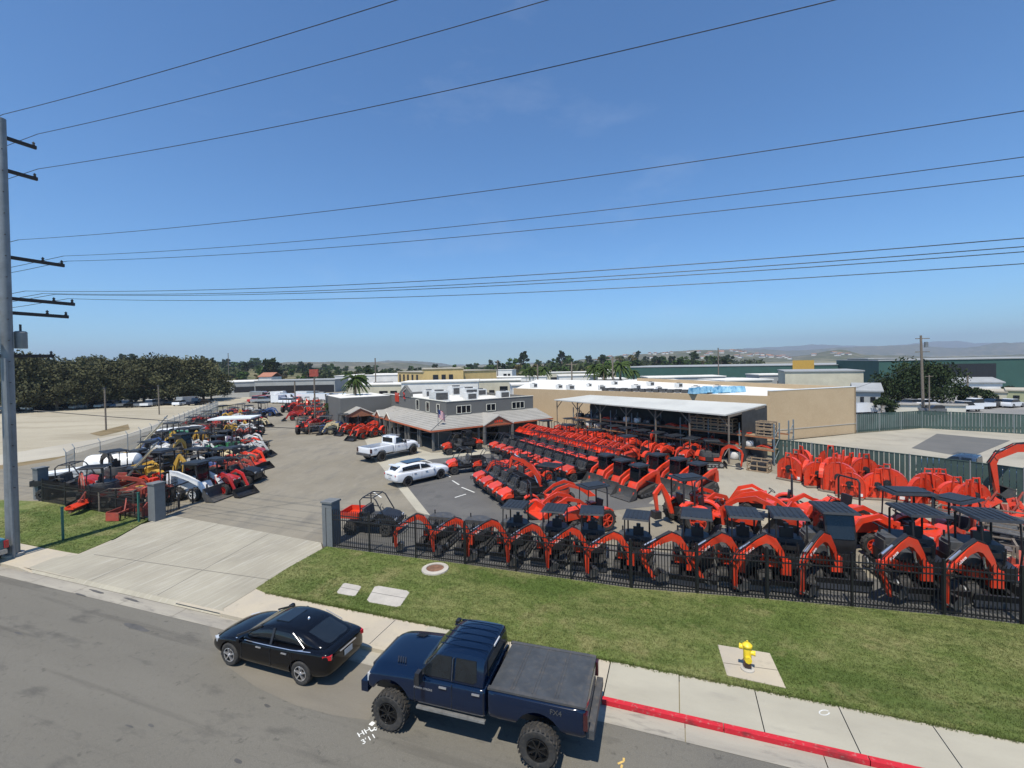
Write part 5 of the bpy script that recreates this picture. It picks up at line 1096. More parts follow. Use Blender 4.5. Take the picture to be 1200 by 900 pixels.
# roof units on the store
unit=Proto(); b=MB(); b.box((0,0,.45),(1.4,1.1,.9)); unit.add('casing',b,OFFW,smooth=0); b=MB(); b.lathe((0,0,.9),[(.4,0),(.4,.1),(.001,.1)],12,'z'); unit.add('fan',b,GRY); b=MB(); b.box((0,-.56,.45),(1.1,.02,.6)); unit.add('louvre',b,GRY,smooth=0)
for i,(u,v) in enumerate(((5,9),(6.5,13),(9,8),(11,12),(13.5,7),(7.5,18),(12,18),(14,14))):
    p=C+st_(u,v,HT_-.35); unit.place('roof_unit','pale air conditioning unit on the store roof, %s from the front left'%ORD[i],'air conditioner',p,ua,'air conditioning units on the store roof',1.1 if i%3 else 1.5)
P=Proto(); b=MB(); b.tube([(0,0,0),(0,0,4.6)],.03); P.add('pole',b,STL)
fl=MB(); fr=MB(); fb=MB()
for i in range(8):
    for j in range(13):
        x0,x1=i*.16,(i+1)*.16; z0=-j*.07; f3=lambda x,z:(x*.8,.1*math.sin(x*6),4.5+z-x*.55)
        tgt=fb if (i<3 and j<7) else (fr if j%2==0 else fl); tgt.add([f3(x0,z0),f3(x1,z0),f3(x1,z0-.07),f3(x0,z0-.07)],[(0,1,2,3)])
P.add('white_stripes',fl,mat('flag_white',(.7,.68,.68),.8),smooth=0); P.add('red_stripes',fr,mat('flag_red',(.5,.05,.07),.8),smooth=0); P.add('blue_canton',fb,mat('flag_blue',(.04,.06,.2),.8),smooth=0)
p=C+st_(.9,.6); P.place('flag','flag with red and white stripes and a blue corner at the store corner','flag',p,ua+.2)
from mathutils import noise as mn
# ------------------------------------------------------------------ tan block building with white roof
TANW=ground_mat('tan_block_wall',(.5,.375,.235),[(.4,.4,.65,(.45,.33,.2),.7,(1,1)),(5,.45,.7,(.56,.43,.28),.4,(1,1)),(18,.55,.75,(.27,.19,.12),.35,(1,1))],bump=.3,bscale=14)
def wall_run(b,p,q,z0,z1,t=.3):
    p=Vector((p[0],p[1],0));q=Vector((q[0],q[1],0));d=(q-p).normalized();n=Vector((-d.y,d.x,0))*t
    b.prism([(v.x,v.y) for v in (p,q,q+n,p+n)],z0,z1,axis='z')
A_=Vector((28.6,50.7,0));B_=Vector((41.5,55.1,0));C_=Vector((.2,77,0)); 
P=Proto(); o=A_.copy()
nb=(B_-A_).normalized(); nl=Vector((-nb.y,nb.x,0))
b=MB(); wall_run(b,A_-o,B_-o,0,5.6); P.add('end_wall',b,TANW,smooth=0)
b=MB(); wall_run(b,A_-o+nb*.02-nl*.04,B_-o-nl*.04,1.15,1.23,.04); P.add('wall_band',b,CONC,smooth=0)
b=MB(); wall_run(b,C_-o,A_-o-nb*.0,0,5.05); P.add('side_wall',b,TANW,smooth=0)
b=MB(); wall_run(b,B_-o,B_-o+nl*45,0,5.6); P.add('back_wall',b,TANW,smooth=0)
b=MB(); b.sheet([A_-o+nl*.3,B_-o+nl*.3-nb*.3,B_-o+nl*45,C_-o+Vector((6,40,0)),C_-o+Vector((.3,.3,0))],5.0); P.add('flat_roof',b,WROOF,smooth=0)
b=MB(); wall_run(b,A_-o-nl*.03,B_-o-nl*.03,5.6,5.68,.36); P.add('parapet_cap',b,WHT,smooth=0)
b=MB(); b.prism([(-.35,-.2),(.0,-.25),(.0,.0),(-.35,.0)],0,5.6,axis='z'); 
P.place('warehouse','long tan block warehouse with a white roof behind the shed and cutters','building',o)
# blue tarps and roof equipment on it
TARP=mat('blue_tarp',(.02,.3,.6),.6,var=.4,scale=.9,col2=(.4,.65,.78))
def far_pt(px,d): # point at distance y=d under column px
    return Vector(((px-600)/FPX*d,d,0))
P=Proto(); b=MB()
for k in range(9): b.box((k*1.1-4.5,rnd.uniform(-.4,.4),.5+rnd.uniform(-.1,.25)),(1.2,1.4,.9),taper=.8)
P.add('tarps',b,TARP); P.place('tarp_pile','bright blue tarps spread over goods on the warehouse roof','tarp',Vector((26,57.5,5.02)),R_(15),None,.8)
for i,(px,d) in enumerate(((655,70),(668,66),(690,74),(705,64),(720,78),(745,62),(772,60),(795,66),(815,58),(840,60),(762,72),(625,74))):
    q=far_pt(px,d+5); q.z=5.03; unit.place('roof_unit','air conditioning unit on the warehouse roof, %s from the left as listed by distance'%ORD[i] if False else 'roof unit on the tan warehouse, %s along from the store side'%ORD[i],'air conditioner',q,rnd.uniform(0,1),'units on the warehouse roof',rnd.uniform(.5,.8))
P=Proto(); b=MB()
for k in range(16): b.box((k*.95,0,.22+.05*(k%2)),(.8,.9,.4)); 
P.add('pallets',b,GRY,smooth=0); P.place('pallet_row','long row of grey wrapped goods along the warehouse roof','pallets',Vector((13.5,66,5.02)),R_(-40))
# ------------------------------------------------------------------ simple buildings
def bmat(n,c): return mat(n,c,.8,var=.12,scale=.4)
def block(name,label,cat,pxL,pxR,d,top,w,depth=12,d2=None,roof=None,wins=(),base=0,doors=(),slope=0,sign=None,wn='window'):
    """building face from column pxL to pxR at distance d (d2 at its right end), top edge on row 'top'"""
    d2=d2 or d; a=far_pt(pxL,d);c=far_pt(pxR,d2); z=ZAT(a.x,a.y,top); L=(c-a).length; rz=math.atan2(c.y-a.y,c.x-a.x)
    P=Proto(); b=MB(); b.prism([(0,0),(L,0),(L,depth),(0,depth)],0,z,axis='z'); P.add('wall',b,w,smooth=0)
    b=MB()
    if slope: b.prism([(-.4,z),(depth/2,z+slope),(depth+.4,z),(depth+.4,z+.25),(depth/2,z+slope+.25),(-.4,z+.25)],-.4,L+.4,axis='x')
    else: b.prism([(-.2,-.2),(L+.2,-.2),(L+.2,depth),(-.2,depth)],z,z+.25,axis='z')
    P.add('roof',b,roof or WROOF,smooth=0)
    for (t0,t1,h0,h1) in wins: b=MB(); b.box(((t0+t1)/2*L,-.05,(h0+h1)/2*z),((t1-t0)*L,.12,(h1-h0)*z)); P.add(wn,b,GLS2,smooth=0)
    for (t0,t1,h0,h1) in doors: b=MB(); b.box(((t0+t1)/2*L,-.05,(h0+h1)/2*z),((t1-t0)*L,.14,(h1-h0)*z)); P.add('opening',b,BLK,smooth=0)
    if sign: b=MB(); b.box((sign[0]*L,-.4,sign[1]*z),(sign[2],.15,sign[3])); P.add('sign',b,YEL,smooth=0)
    P.place(name,label,cat,a,rz); return a,z
GRW=bmat('green_metal_wall',(.03,.085,.07)); TEALW=bmat('dark_teal_wall',(.02,.05,.065)); BEI=bmat('beige_wall',(.5,.47,.36)); GRYW=bmat('light_grey_wall',(.33,.34,.33)); WHW=bmat('white_wall',(.68,.67,.63)); TANR=bmat('tan_roof',(.42,.38,.3)); GRR=bmat('grey_metal_roof',(.3,.31,.31)); YLW=bmat('yellow_plywood',(.55,.4,.17)); OLV=bmat('olive_wall',(.33,.34,.2))
block('warehouse','long dark green warehouse with a pale roof edge on the skyline','building',722,1022,215,431,GRW,60,165,roof=GRR,sign=(.78,1.0,7,4),doors=((.92,.95,.2,.5),(.97,.99,.2,.45),(.86,.89,.2,.6)))
block('warehouse','low dark teal warehouse in front of the long green warehouse','building',733,880,150,447,TEALW,15,roof=GRR,doors=((.45,.6,.4,.8),),d2=146)
block('hangar','green open fronted warehouse with a huge dark opening at the right','building',1030,1330,128,423,GRW,50,108,roof=GRR,doors=((.24,.5,.15,.86),(.62,.98,.15,.7)))
block('hangar','darker green gable end between the two green warehouses','building',1018,1062,140,421,GRW,30,136,roof=GRR)
block('building','beige flat roofed building with dark doors above the tan warehouse','building',920,1012,100,436,BEI,16,94,roof=GRR,doors=((.28,.47,.02,.35),(.05,.2,.1,.3)))
block('building','low grey house with a shallow roof beside the big dark tree','building',1002,1032,82,459,GRYW,8,80,roof=GRR,slope=1.2,wins=((.2,.35,.3,.7),(.6,.8,.3,.7)))
block('building','beige low building with small windows at the right','building',1138,1180,92,459,BEI,9,88,roof=TANR,wins=((.1,.2,.3,.6),(.4,.5,.3,.6),(.7,.8,.3,.6)))
block('building','olive green low building at the right edge','building',1180,1260,88,458,OLV,9,82,roof=TANR,wins=((.1,.2,.3,.6),(.4,.5,.3,.6)))
block('building','row of small grey roofed units before the open hangar','building',1108,1175,110,449,WHW,10,106,roof=GRR,slope=1.0,wins=((.1,.2,.3,.6),(.5,.6,.3,.6)))
block('concrete_wall','pale concrete yard wall with a sloping ramp beyond the green fence','wall',1038,1132,74,474,bmat('pale_wall',(.55,.53,.45)),.4,70,roof=CONC)
block('building','low pale grey shopping building at the far end of the yard','building',247,300,175,449,GRYW,30,182,roof=WROOF,doors=((.1,.4,.1,.5),(.5,.95,.0,.55)))
block('carport','long low grey roof with dark open parking beneath it','carport',298,392,168,447,GRYW,14,168,roof=GRR,doors=((.01,.99,.02,.62),))
block('building','long white warehouse beyond the palm trees','building',392,468,190,441,WHW,40,190,roof=WROOF,doors=((.1,.5,.1,.4),(.6,.9,.1,.5)))
block('building','unfinished yellow plywood building with three tall openings','building',466,495,150,436,YLW,25,132,roof=TANR,doors=((.08,.14,.3,.9),(.25,.31,.3,.9),(.42,.48,.3,.9),(.6,.66,.3,.9),(.78,.84,.3,.9)))
block('building','yellow plywood front with square openings under construction','building',495,543,132,433,YLW,25,134,roof=TANR,doors=((.25,.38,.35,.8),(.46,.56,.35,.8),(.64,.74,.35,.8)))
block('building','small white house roof with reddish tiles on the left skyline','building',303,318,230,442,WHW,10,roof=mat('red_tile_roof',(.35,.15,.09),.8),slope=2)
mid=[(548,610,120,447,BEI),(560,640,150,443,WHW),(600,660,95,452,WHW),(655,700,130,441,WHW),(690,735,140,445,GRYW),(640,690,200,437,BEI),(735,800,110,448,WHW),(800,850,90,450,WHW),(850,905,95,447,TANR),(890,925,120,440,GRYW),(470,560,100,449,WHW),(405,470,110,452,BEI),(575,600,230,434,WHW),(700,720,220,434,WHW),(760,850,118,443,GRYW)]
for i,(x0,x1,d,tp,m) in enumerate(mid):
    block('building','pale flat roofed commercial building, %s in the scatter beyond the store from the left'%ORD[i] if False else 'low pale commercial building in the middle distance, photo column about %d'%((x0+x1)//2) if False else 'low pale commercial building, %s of those beyond the white roofs'%ORD[i],'building',x0,x1,d,tp,m,10,d+rnd.uniform(-3,3),roof=WROOF,doors=((.1,.25,.1,.6),(.4,.5,.1,.5)),wins=((.6,.75,.4,.7),(.8,.92,.4,.7)))
# ------------------------------------------------------------------ trees
def leafcloud(b,c,r,n,size,flat=.8):
    for _ in range(n):
        u=Vector((rnd.gauss(0,1),rnd.gauss(0,1),rnd.gauss(0,1))).normalized()*(rnd.random()**.4)
        p=Vector(c)+Vector((u.x*r[0],u.y*r[1],u.z*r[2])); a=Vector((rnd.gauss(0,1),rnd.gauss(0,1),rnd.gauss(0,1)*flat)).normalized(); q=a.orthogonal().normalized(); s=size*rnd.uniform(.5,1.3); w=a.cross(q)*s*.5; q=q*s
        b.add([p-q,p+w,p+q,p-w],[(0,1,2,3)])
def leaf(name,c): return mat(name,c,.85,var=.45,scale=.25,rand=.25,spec=.1)
L1m=leaf('eucalyptus_leaves',(.085,.085,.042)); L2m=leaf('dark_leaves',(.03,.045,.018)); L3m=leaf('green_leaves',(.06,.1,.025)); L4m=leaf('dry_leaves',(.13,.11,.045)); PALM=leaf('palm_fronds',(.055,.085,.025)); BARK=mat('bark',(.16,.12,.085),.9,var=.3)
def tree(h,w,m,n=2600,ls=.3,lo=.3,seed=1,cl=14):
    global rnd
    keep=rnd; rnd=random.Random(seed); P=Proto(); t=MB(); cs=[]
    t.tube([(0,0,-.1),(.1*w*.3,0,h*.25),(0,.05*w,h*.55),(.03*w,0,h*.8)],[h*.03,h*.024,h*.016,h*.006],7)
    b=MB()
    for k in range(cl):
        a=rnd.uniform(0,6.28); z=h*rnd.uniform(lo+.08,.93); rr=w*.5*math.sin(min(1,(1.02-(z/h))*1.9+.15)*1.4)*rnd.uniform(.35,.95); c=Vector((rr*math.cos(a),rr*math.sin(a),z)); cs.append(c)
        t.tube([(0,0,z*.55),(c.x*.5,c.y*.5,z*.82),tuple(c)],[h*.012,h*.008,h*.003],5)
        R=w*rnd.uniform(.13,.24); leafcloud(b,c,(R,R,R*.75),n//cl,ls)
    P.add('trunk',t,BARK); P.add('crown',b.mesh('crown',m,0,False),None); rnd=keep; return P
ek=[tree(12.,12.5,L1m,9000,.34,.13,s,44) for s in(1,2,3,4)]
for i,px in enumerate([12,30,47,66,84,101,118,135,152,168,184,199,213,226,238,247]):
    d=113+i*1.6+rnd.uniform(-5,5); q=far_pt(px,d); sc=rnd.uniform(.78,1.12)*(1.05 if i<13 else .9); q.z=-.05
    ek[(i*3)%4].place('eucalyptus_tree','dark olive eucalyptus tree in the row beyond the dirt lot, %s from the left'%ORD[i],'tree',q,rnd.uniform(0,6),'eucalyptus trees beyond the dirt lot',(sc*1.05,sc*1.05,sc*rnd.uniform(.88,1.04)))
for i in range(12):
    px=14+i*20+rnd.uniform(-5,5); q=far_pt(px,134+rnd.uniform(-5,5)); ek[i%4].place('eucalyptus_tree','taller olive eucalyptus tree in the back line beyond the dirt lot, %s from the left'%ORD[i],'tree',q,rnd.uniform(0,6),'eucalyptus trees in the back line',(1.2,1.2,rnd.uniform(.85,1.15)))
bigt=tree(7.6,13.5,L2m,12000,.28,.12,11,40); q=far_pt(1075,88); bigt.place('broad_tree','very broad dark green tree in front of the open green hangar','tree',q,0,None,(.98,.9,1.0))
bush=tree(3.2,4.4,L2m,1100,.28,.05,12,8); 
for i,(px,d) in enumerate(((1135,84),(1152,86),(1033,73),(1180,96),(880,100),(905,98),(748,118))): q=far_pt(px,d); bush.place('bush','rounded dark bush, %s of the scattered bushes on the right side'%ORD[i],'bush',q,i,'bushes on the right',rnd.uniform(.7,1.1))
def palm(h,seed):
    global rnd
    keep=rnd; rnd=random.Random(seed); P=Proto(); t=MB(); t.tube([(0,0,-.1),(.1,.05,h*.5),(.0,.1,h)],[.28,.2,.16],7); P.add('trunk',t,BARK)
    b=MB()
    for k in range(46):
        a=rnd.uniform(0,6.28); el=rnd.uniform(-.5,1.2); L=rnd.uniform(1.7,2.6); pr=None
        for s in range(7):
            u=s/6; p=Vector((math.cos(a)*L*u*math.cos(el*(1-u*.5)),math.sin(a)*L*u*math.cos(el*(1-u*.5)),h+L*u*math.sin(el)-u*u*L*.75))
            if pr is not None:
                w=.2*math.sin(.4+u*2.4); side=Vector((-math.sin(a),math.cos(a),.0))*w
                b.add([pr,p,p+side+Vector((0,0,-.22)),pr+side+Vector((0,0,-.22))],[(0,1,2,3)]); b.add([pr,p,p-side+Vector((0,0,-.22)),pr-side+Vector((0,0,-.22))],[(0,1,2,3)])
            pr=p
    P.add('fronds',b.mesh('fronds',PALM,0,False),None); rnd=keep; return P
pm=palm(7.4,5); pm2=palm(6,6)
for i,(px,py) in enumerate(((417,499),(397,499),(388,499))): 
    q=G(px,py); (pm,pm2,pm2)[i].place('palm_tree','palm tree at the far left end of the store, %s from the store'%ORD[i],'palm tree',q,i,'palm trees by the store',(1.0,.62,.55)[i])
for i,(px,d,h) in enumerate(((623,150,1.2),(637,152,1.2),(697,128,1.3),(708,125,1.25),(727,122,1.4),(742,140,1.0),(616,158,1.1),(1010,88,.4),(540,190,1.2))):
    pm2.place('palm_tree','distant palm tree beyond the white roofs, %s of its kind from the centre'%ORD[i],'palm tree',far_pt(px,d),i,'distant palm trees',h)
# far tree belt: individual trees on the skyline
tk=[tree(10,8,L2m,900,.75,.15,21,12),tree(9,9,L3m,900,.75,.15,22,12),tree(8,8,L4m,800,.75,.12,23,10),tree(14,6,L2m,900,.7,.1,24,12)]
def hillz(x,y): # gentle rise of the far ground
    px=600+FPX*x/y
    def bump(c,w,h): return h*math.exp(-((px-c)/w)**2)
    k=min(1,max(0,(y-220)/380))
    return k*(bump(170,170,17)+bump(330,70,4)+bump(560,90,1.5)+bump(700,70,6)+bump(-50,120,14)+bump(820,100,3))
cnt=0
for ring,(d0,d1,n) in enumerate(((190,260,46),(260,380,80),(380,560,110),(560,640,54))):
    for k in range(n):
        px=rnd.uniform(-40,870); d=rnd.uniform(d0,d1); 
        if ring==0 and not(250<px<330 or 335<px<470 or 545<px<735): continue
        if d<230 and 720<px: continue
        p=far_pt(px,d); z=hillz(p.x,p.y); i=rnd.choice([0,0,1,1,2,3]); sc=rnd.uniform(.6,1.15)*(1+(.5 if ring>1 else .1))*(.72 if px<330 else (.62 if px<590 else .85)); cnt+=1
        side='far left' if px<250 else ('left' if px<450 else ('centre' if px<650 else 'right'))
        o=tk[i]; 
        nm=('dark','green','dry','tall slim')[i]
        r=o.place('distant_tree','%s tree among the far tree belt on the %s skyline'%(nm,side),'tree',(p.x,p.y,z-.3),rnd.uniform(0,6),'%s trees in the far tree belt, %s skyline'%(nm,side),sc)
q=far_pt(318,245); q.z=hillz(q.x,q.y); tk[0].place('distant_tree','tall dark domed tree standing up against the sky on the left','tree',q,0,None,(1.2,1.2,1.45))
b=MB()
for k in range(620):
    px=rnd.uniform(-60,900); d=rnd.uniform(300,650); p=far_pt(px,d); z=hillz(p.x,p.y); 
    if mn.noise(Vector((px*.02,d*.012,0)))<-.12: continue
    if px>700 and d<420: continue
    R=rnd.uniform(3.5,7.5); hh_=rnd.uniform(2.5,5.5)*(.55 if 320<px<600 else .8); leafcloud(b,(p.x,p.y,z+hh_*.7),(R,R,hh_),46,1.9)
obj('far_woodland',b.mesh('far_woodland',leaf('woodland_leaves',(.05,.062,.026)),0,False),None,'stuff')
# ------------------------------------------------------------------ hills and mountains
def terr_mesh(name,fn,px0,px1,d0,d1,nx,ny,m):
    b=MB(); vs=[];fs=[]
    for j in range(ny+1):
        d=d0+(d1-d0)*j/ny
        for i in range(nx+1):
            px=px0+(px1-px0)*i/nx; p=far_pt(px,d); vs.append((p.x,p.y,fn(px,j/ny,p)))
    for j in range(ny):
        for i in range(nx): a=j*(nx+1)+i; fs.append((a,a+1,a+nx+2,a+nx+1))
    b.add(vs,fs); o=obj(name,b.mesh(name,m,60),None,'structure'); return o
hm=ground_mat('near_hill',(.16,.14,.065),[(.03,.4,.6,(.07,.085,.03),.85,(1,1)),(.1,.5,.65,(.27,.22,.13),.6,(1,1))],bump=.2)
terr_mesh('near_hills',lambda px,v,p:-.3+hillz(p.x,p.y),-150,960,200,660,160,30,hm)
mm=ground_mat('mountain_scrub',(.11,.105,.075),[(.004,.4,.6,(.075,.085,.045),.8,(1,1)),(.02,.5,.65,(.24,.21,.15),.7,(1,1)),(.09,.6,.7,(.4,.37,.3),.5,(1,1))],bump=.2)
def ridge(prof,d,noise_h,seed):
    """prof: (px,row) crest points seen from the camera"""
    def f(px,v,p):
        for (x0,y0),(x1,y1) in zip(prof,prof[1:]):
            if px<=x1: break
        t=max(0,min(1,(px-x0)/(x1-x0))); t=t*t*(3-2*t); row=y0+(y1-y0)*t; q=far_pt(px,d); zc=ZAT(q.x,q.y,row)
        s=math.sin(math.pi*min(1,v*1.0))if v<.5 else math.sin(math.pi*v)*.6+.4
        n=mn.fractal(Vector((p.x*.004+seed,p.y*.004,0)),.9,2.1,5)*noise_h
        return -1+(max(0,zc)+n)*s
    return f
terr_mesh('mountain_ridge',ridge([(-100,432),(300,430),(345,425),(400,424),(470,425),(520,429),(560,432),(640,431),(690,420),(740,414),(800,412),(850,411),(890,414),(930,418),(985,410),(1020,416),(1100,418),(1300,414)],1500,7,3),-150,1320,1100,1900,260,16,mm)
terr_mesh('far_mountain_ridge',ridge([(-200,437),(260,436),(340,425),(380,428),(480,423),(560,431),(650,430),(780,414),(860,409),(920,411),(1000,407),(1060,404),(1120,408),(1180,402),(1300,400)],4200,16,9),-150,1320,3400,5000,260,14,mm)
terr_mesh('distant_mountain_ridge',ridge([(-200,438),(560,432),(700,424),(840,411),(900,407),(960,404),(1030,406),(1110,400),(1160,402),(1300,397)],7800,25,5),-100,1320,7000,8600,200,10,mm)
hs=Proto(); b=MB(); b.box((0,0,2),(11,9,4)); hs.add('wall',b,WHW,smooth=0); b=MB(); b.prism([(-5.2,4),(0,6.2),(5.2,4)],-6,6,axis='x'); hs.add('roof',b,mat('brown_tile',(.28,.16,.11),.8),smooth=0)
hh=[(rnd.uniform(700,1000),rnd.uniform(1180,1420)) for _ in range(46)]+[(rnd.uniform(110,250),rnd.uniform(480,620)) for _ in range(12)]
rf=ridge([(-100,432),(300,430),(345,425),(400,424),(470,425),(520,429),(560,432),(640,431),(690,420),(740,414),(800,412),(850,411),(890,414),(930,418),(985,410),(1020,416),(1100,418),(1300,414)],1500,7,3)
for i,(px,d) in enumerate(hh):
    p=far_pt(px,d); left=px<400; z=hillz(p.x,p.y) if left else rf(px,(d-1100)/800,p)
    hs.place('hillside_house','tiny white house on the %s hillside'%('left green' if left else 'right hazy'),'house',(p.x,p.y,z-.5),rnd.uniform(0,3),'houses on the %s hillside'%('left' if left else 'right'),.75 if left else 1.1)
# highway signs on the left hill
SG=mat('green_highway_sign',(.0,.2,.11),.5)
for i,px in enumerate((108,127)):
    d=230; p=far_pt(px,d); P=Proto(); b=MB(); b.box((0,0,0),(7.2,.2,2.8)); P.add('panel',b,SG,smooth=0); b=MB(); b.box((0,-.12,.5),(4.5,.02,.35)); P.add('legend',b,WHT,smooth=0); b=MB(); b.tube([(0,.3,-14),(0,.3,1.2)],.25); P.add('post',b,STL)
    P.place('highway_sign','green highway sign over the eucalyptus trees, the %s one'%('left','right')[i],'road sign',(p.x,p.y,ZAT(p.x,p.y,427)),0,'green highway signs')
# ------------------------------------------------------------------ background vehicles
def simple_car(kind,paint):
    P=Proto(); b=MB()
    if kind=='car': b.prism([(-2.2,.3),(2.2,.3),(2.25,.65),(1.2,.92),(-2.1,.98),(-2.25,.7)],-.88,.88); P.add('body',b,paint); b=MB(); b.prism([(-1.9,.95),(1.15,.9),(.4,1.42),(-1.1,1.45)],-.76,.76); P.add('cabin',b,GLS); b=MB(); b.prism([(-1.1,1.44),(.42,1.41),(.3,1.48),(-1.0,1.5)],-.7,.7); P.add('roof',b,paint); xs=(-1.35,1.4)
    elif kind=='van': b.prism([(-2.8,.35),(2.7,.35),(2.8,.9),(2.2,1.15),(1.6,2.1),(-2.75,2.2)],-.98,.98); P.add('body',b,paint); b=MB(); b.prism([(1.2,1.2),(2.12,1.2),(1.58,1.95),(1.2,1.95)],-1.0,1.0); P.add('window',b,GLS); xs=(-1.8,1.8)
    else: b.prism([(-2.7,.45),(2.7,.45),(2.75,1.0),(1.2,1.1),(-2.7,1.05)],-.95,.95); P.add('body',b,paint); b=MB(); b.prism([(-.7,1.08),(1.4,1.08),(.8,1.75),(-.5,1.78)],-.84,.84); P.add('cabin',b,GLS); b=MB(); b.prism([(-.5,1.77),(.8,1.74),(.7,1.82),(-.45,1.84)],-.78,.78); P.add('roof',b,paint); xs=(-1.7,1.75)
    for x in xs:
        for sy in(-1,1): P.add('wheel',wheel_mb((x,sy*.82,.36),.36,.24,12),RUB)
    return P
cp={}
cols=[('white',WCAR),('silver',mat('silver_car_paint',(.4,.41,.42),.3,.5)),('black',BLKP),('dark red',RED),('blue',NAVY),('grey',mat('grey_car_paint',(.12,.125,.13),.3,coat=.6))]
def pc(kind,px,py,rz,lb,grp=None,col=0,sc=1.):
    if (kind,col) not in cp: cp[(kind,col)]=simple_car(kind,cols[col][1])
    p=G(px,py); cp[(kind,col)].place({'car':'parked_car','van':'white_van' if col==0 else 'van','truck':'parked_truck'}[kind],lb,{'car':'car','van':'van','truck':'pickup truck'}[kind],(p.x,p.y,-.02),rz,grp,sc)
k=0
for px in range(14,240,9):
    col=rnd.choice([0,1,2,4,5,5,2]); kd=rnd.choice(['car','car','truck','van'] if col!=2 else ['car']); py=481.5-px*.033+rnd.uniform(-.8,.8); pc(kd,px,py,R_(rnd.choice([80,100,95])),'%s %s under the eucalyptus trees, number %s in the parked row'%(cols[col][0],{'car':'car','van':'van','truck':'pickup'}[kd],(ORD+['twenty first','twenty second','twenty third','twenty fourth','twenty fifth','twenty sixth'])[k]),'vehicles parked under the eucalyptus trees',col); k+=1
k=0
for px,py in [(x,471.5+rnd.uniform(-1,1)) for x in range(300,352,7)]+[(x,466.5) for x in range(305,400,9)]+[(323,459.5),(345,459.5),(364,458.5),(384,459)]:
    col=rnd.choice([0,0,1,3]); kd=rnd.choice(['car','truck','van']); pc(kd,px,py,R_(rnd.choice([0,180,90])),'%s %s far behind the yard, %s of the far parked vehicles'%(cols[col][0],{'car':'car','van':'van','truck':'pickup'}[kd],(ORD+['twenty %s'%x for x in ORD[:9]])[k]),'vehicles parked far behind the yard',col); k+=1
for px,py,lb in((337,470,'white van at the far end of the yard, left one'),(362,470,'white van at the far end of the yard, middle one'),(377,470,'white van at the far end of the yard beside the pole'),(410,470,'white van half hidden by the palm trees')): pc('van',px,py,R_(5),lb,None,0)
pc('van',1013,484,R_(10),'white van parked beyond the tan warehouse corner',None,0,.8)
pc('truck',1128,482,R_(0),'white pickup parked left of its twin beyond the green fence',None,0,.95); pc('truck',1143,479,R_(185),'white pickup parked on the right beyond the green fence',None,0,1.)
pc('car',1097,485,R_(10),'dark car parked beside the utility pole behind the green fence',None,5)
for i,px in enumerate((1070,1085,1165,1185)): pc('car',px,477,R_(20),'small pale car in the side lot, %s from the big tree'%ORD[i],'cars in the side lot',(1,0,2,0)[i])
# ------------------------------------------------------------------ left side equipment
DRK=mat('worn_dark_paint',(.06,.058,.055),.6,var=.4,dirt=.5); kinds={}
def kp(k):
    if k not in kinds:
        kinds[k]={'rt':lambda:tractor(OLDR,False,'down'),'rl':lambda:tractor(RED,True,'down'),'ot':lambda:tractor(ORG,False,'down'),'oc':lambda:tractor(ORG,True,'up'),'bt':lambda:tractor(BLUEP,True,'down'),'gt':lambda:tractor(GRNP,False,None,rims=YEL),'yt':lambda:tractor(YEL,True,'down',hoe=True),'ws':lambda:trackloader(WHT,False,None,'low',True,False),'ye':lambda:excavator(YEL,'high',True,True),'ke':lambda:excavator(BLK,'high',False,False,R_(0)),'re':lambda:excavator(OLDR,'fold',False,False),'ru':lambda:utv(RED),'bu':lambda:utv(BLK),'ct':lambda:tractor(CREAM,True,'down'),'bx':lambda:boxs,'ti':lambda:tili,'fr':lambda:frm,'cu':lambda:ct,'rs':lambda:trackloader(OLDR,False),'dt':lambda:tractor(DRK,True,'down'),'ds':lambda:trackloader(DRK,False),'wt':lambda:tractor(OFFW,False,'down')}[k]()
    return kinds[k]
KN_={'rt':('old_tractor','faded red loader tractor','tractor'),'rl':('tractor','dark red tractor with black canopy','tractor'),'ot':('tractor','orange loader tractor without canopy','tractor'),'oc':('tractor','orange tractor with raised loader','tractor'),'bt':('tractor','dark blue tractor with canopy','tractor'),'gt':('tractor','green tractor with yellow wheels','tractor'),'yt':('backhoe_loader','yellow backhoe loader','backhoe loader'),'ws':('skid_steer','white skid steer loader','skid steer'),'ye':('excavator','yellow excavator with black cab','excavator'),'ke':('mini_excavator','black mini excavator with folded boom','excavator'),'re':('mini_excavator','faded red mini excavator','excavator'),'ru':('utility_vehicle','red utility vehicle with roll cage','utility vehicle'),'bu':('utility_vehicle','black utility vehicle','utility vehicle'),'ct':('tractor','cream tractor','tractor'),'bx':('box_scraper','dull red box scraper','box scraper'),'ti':('tiller','orange soil tiller','tiller'),'fr':('shipping_frame','timber framed black machine','machine crate'),'cu':('rotary_cutter','orange rotary cutter stood on end','mower deck'),'rs':('skid_steer','old red skid steer loader','skid steer'),'dt':('old_tractor','worn dark tractor with canopy','tractor'),'ds':('skid_steer','worn black skid steer loader','skid steer'),'wt':('tractor','grey white loader tractor','tractor')}
used={}
def put(k,px,py,rz,where,sc=1.,grp='used equipment at the left side'):
    p=G(px,py); n,l,c=KN_[k]; key=l+' '+where; kp(k).place(n,key,c,(p.x,p.y,.01),R_(rz),grp,sc)
put('ws',231,583,-10,'with red and black trim beside the bollards',1.25)
put('rl',258,577,-20,'right behind the white skid steer',1.1)
put('rt',178,592,190,'just inside the left gate pillar',1.0)
put('ot',188,580,160,'behind the left gate pillar',1.0)
put('re',118,592,200,'behind the thin railing',1.15)
put('fr',143,596,10,'resting behind the railing near the left gate',1.0)
put('yt',184,570,170,'with a cream roof behind the left gate',1.25)
put('ye',200,562,10,'behind the yellow backhoe',.9)
put('ke',140,572,150,'before the white tank',1.25)
put('rs',160,580,30,'between the railing and the backhoe',1.0)
put('bt',236,560,-15,'in the middle of the used rows',1.1)
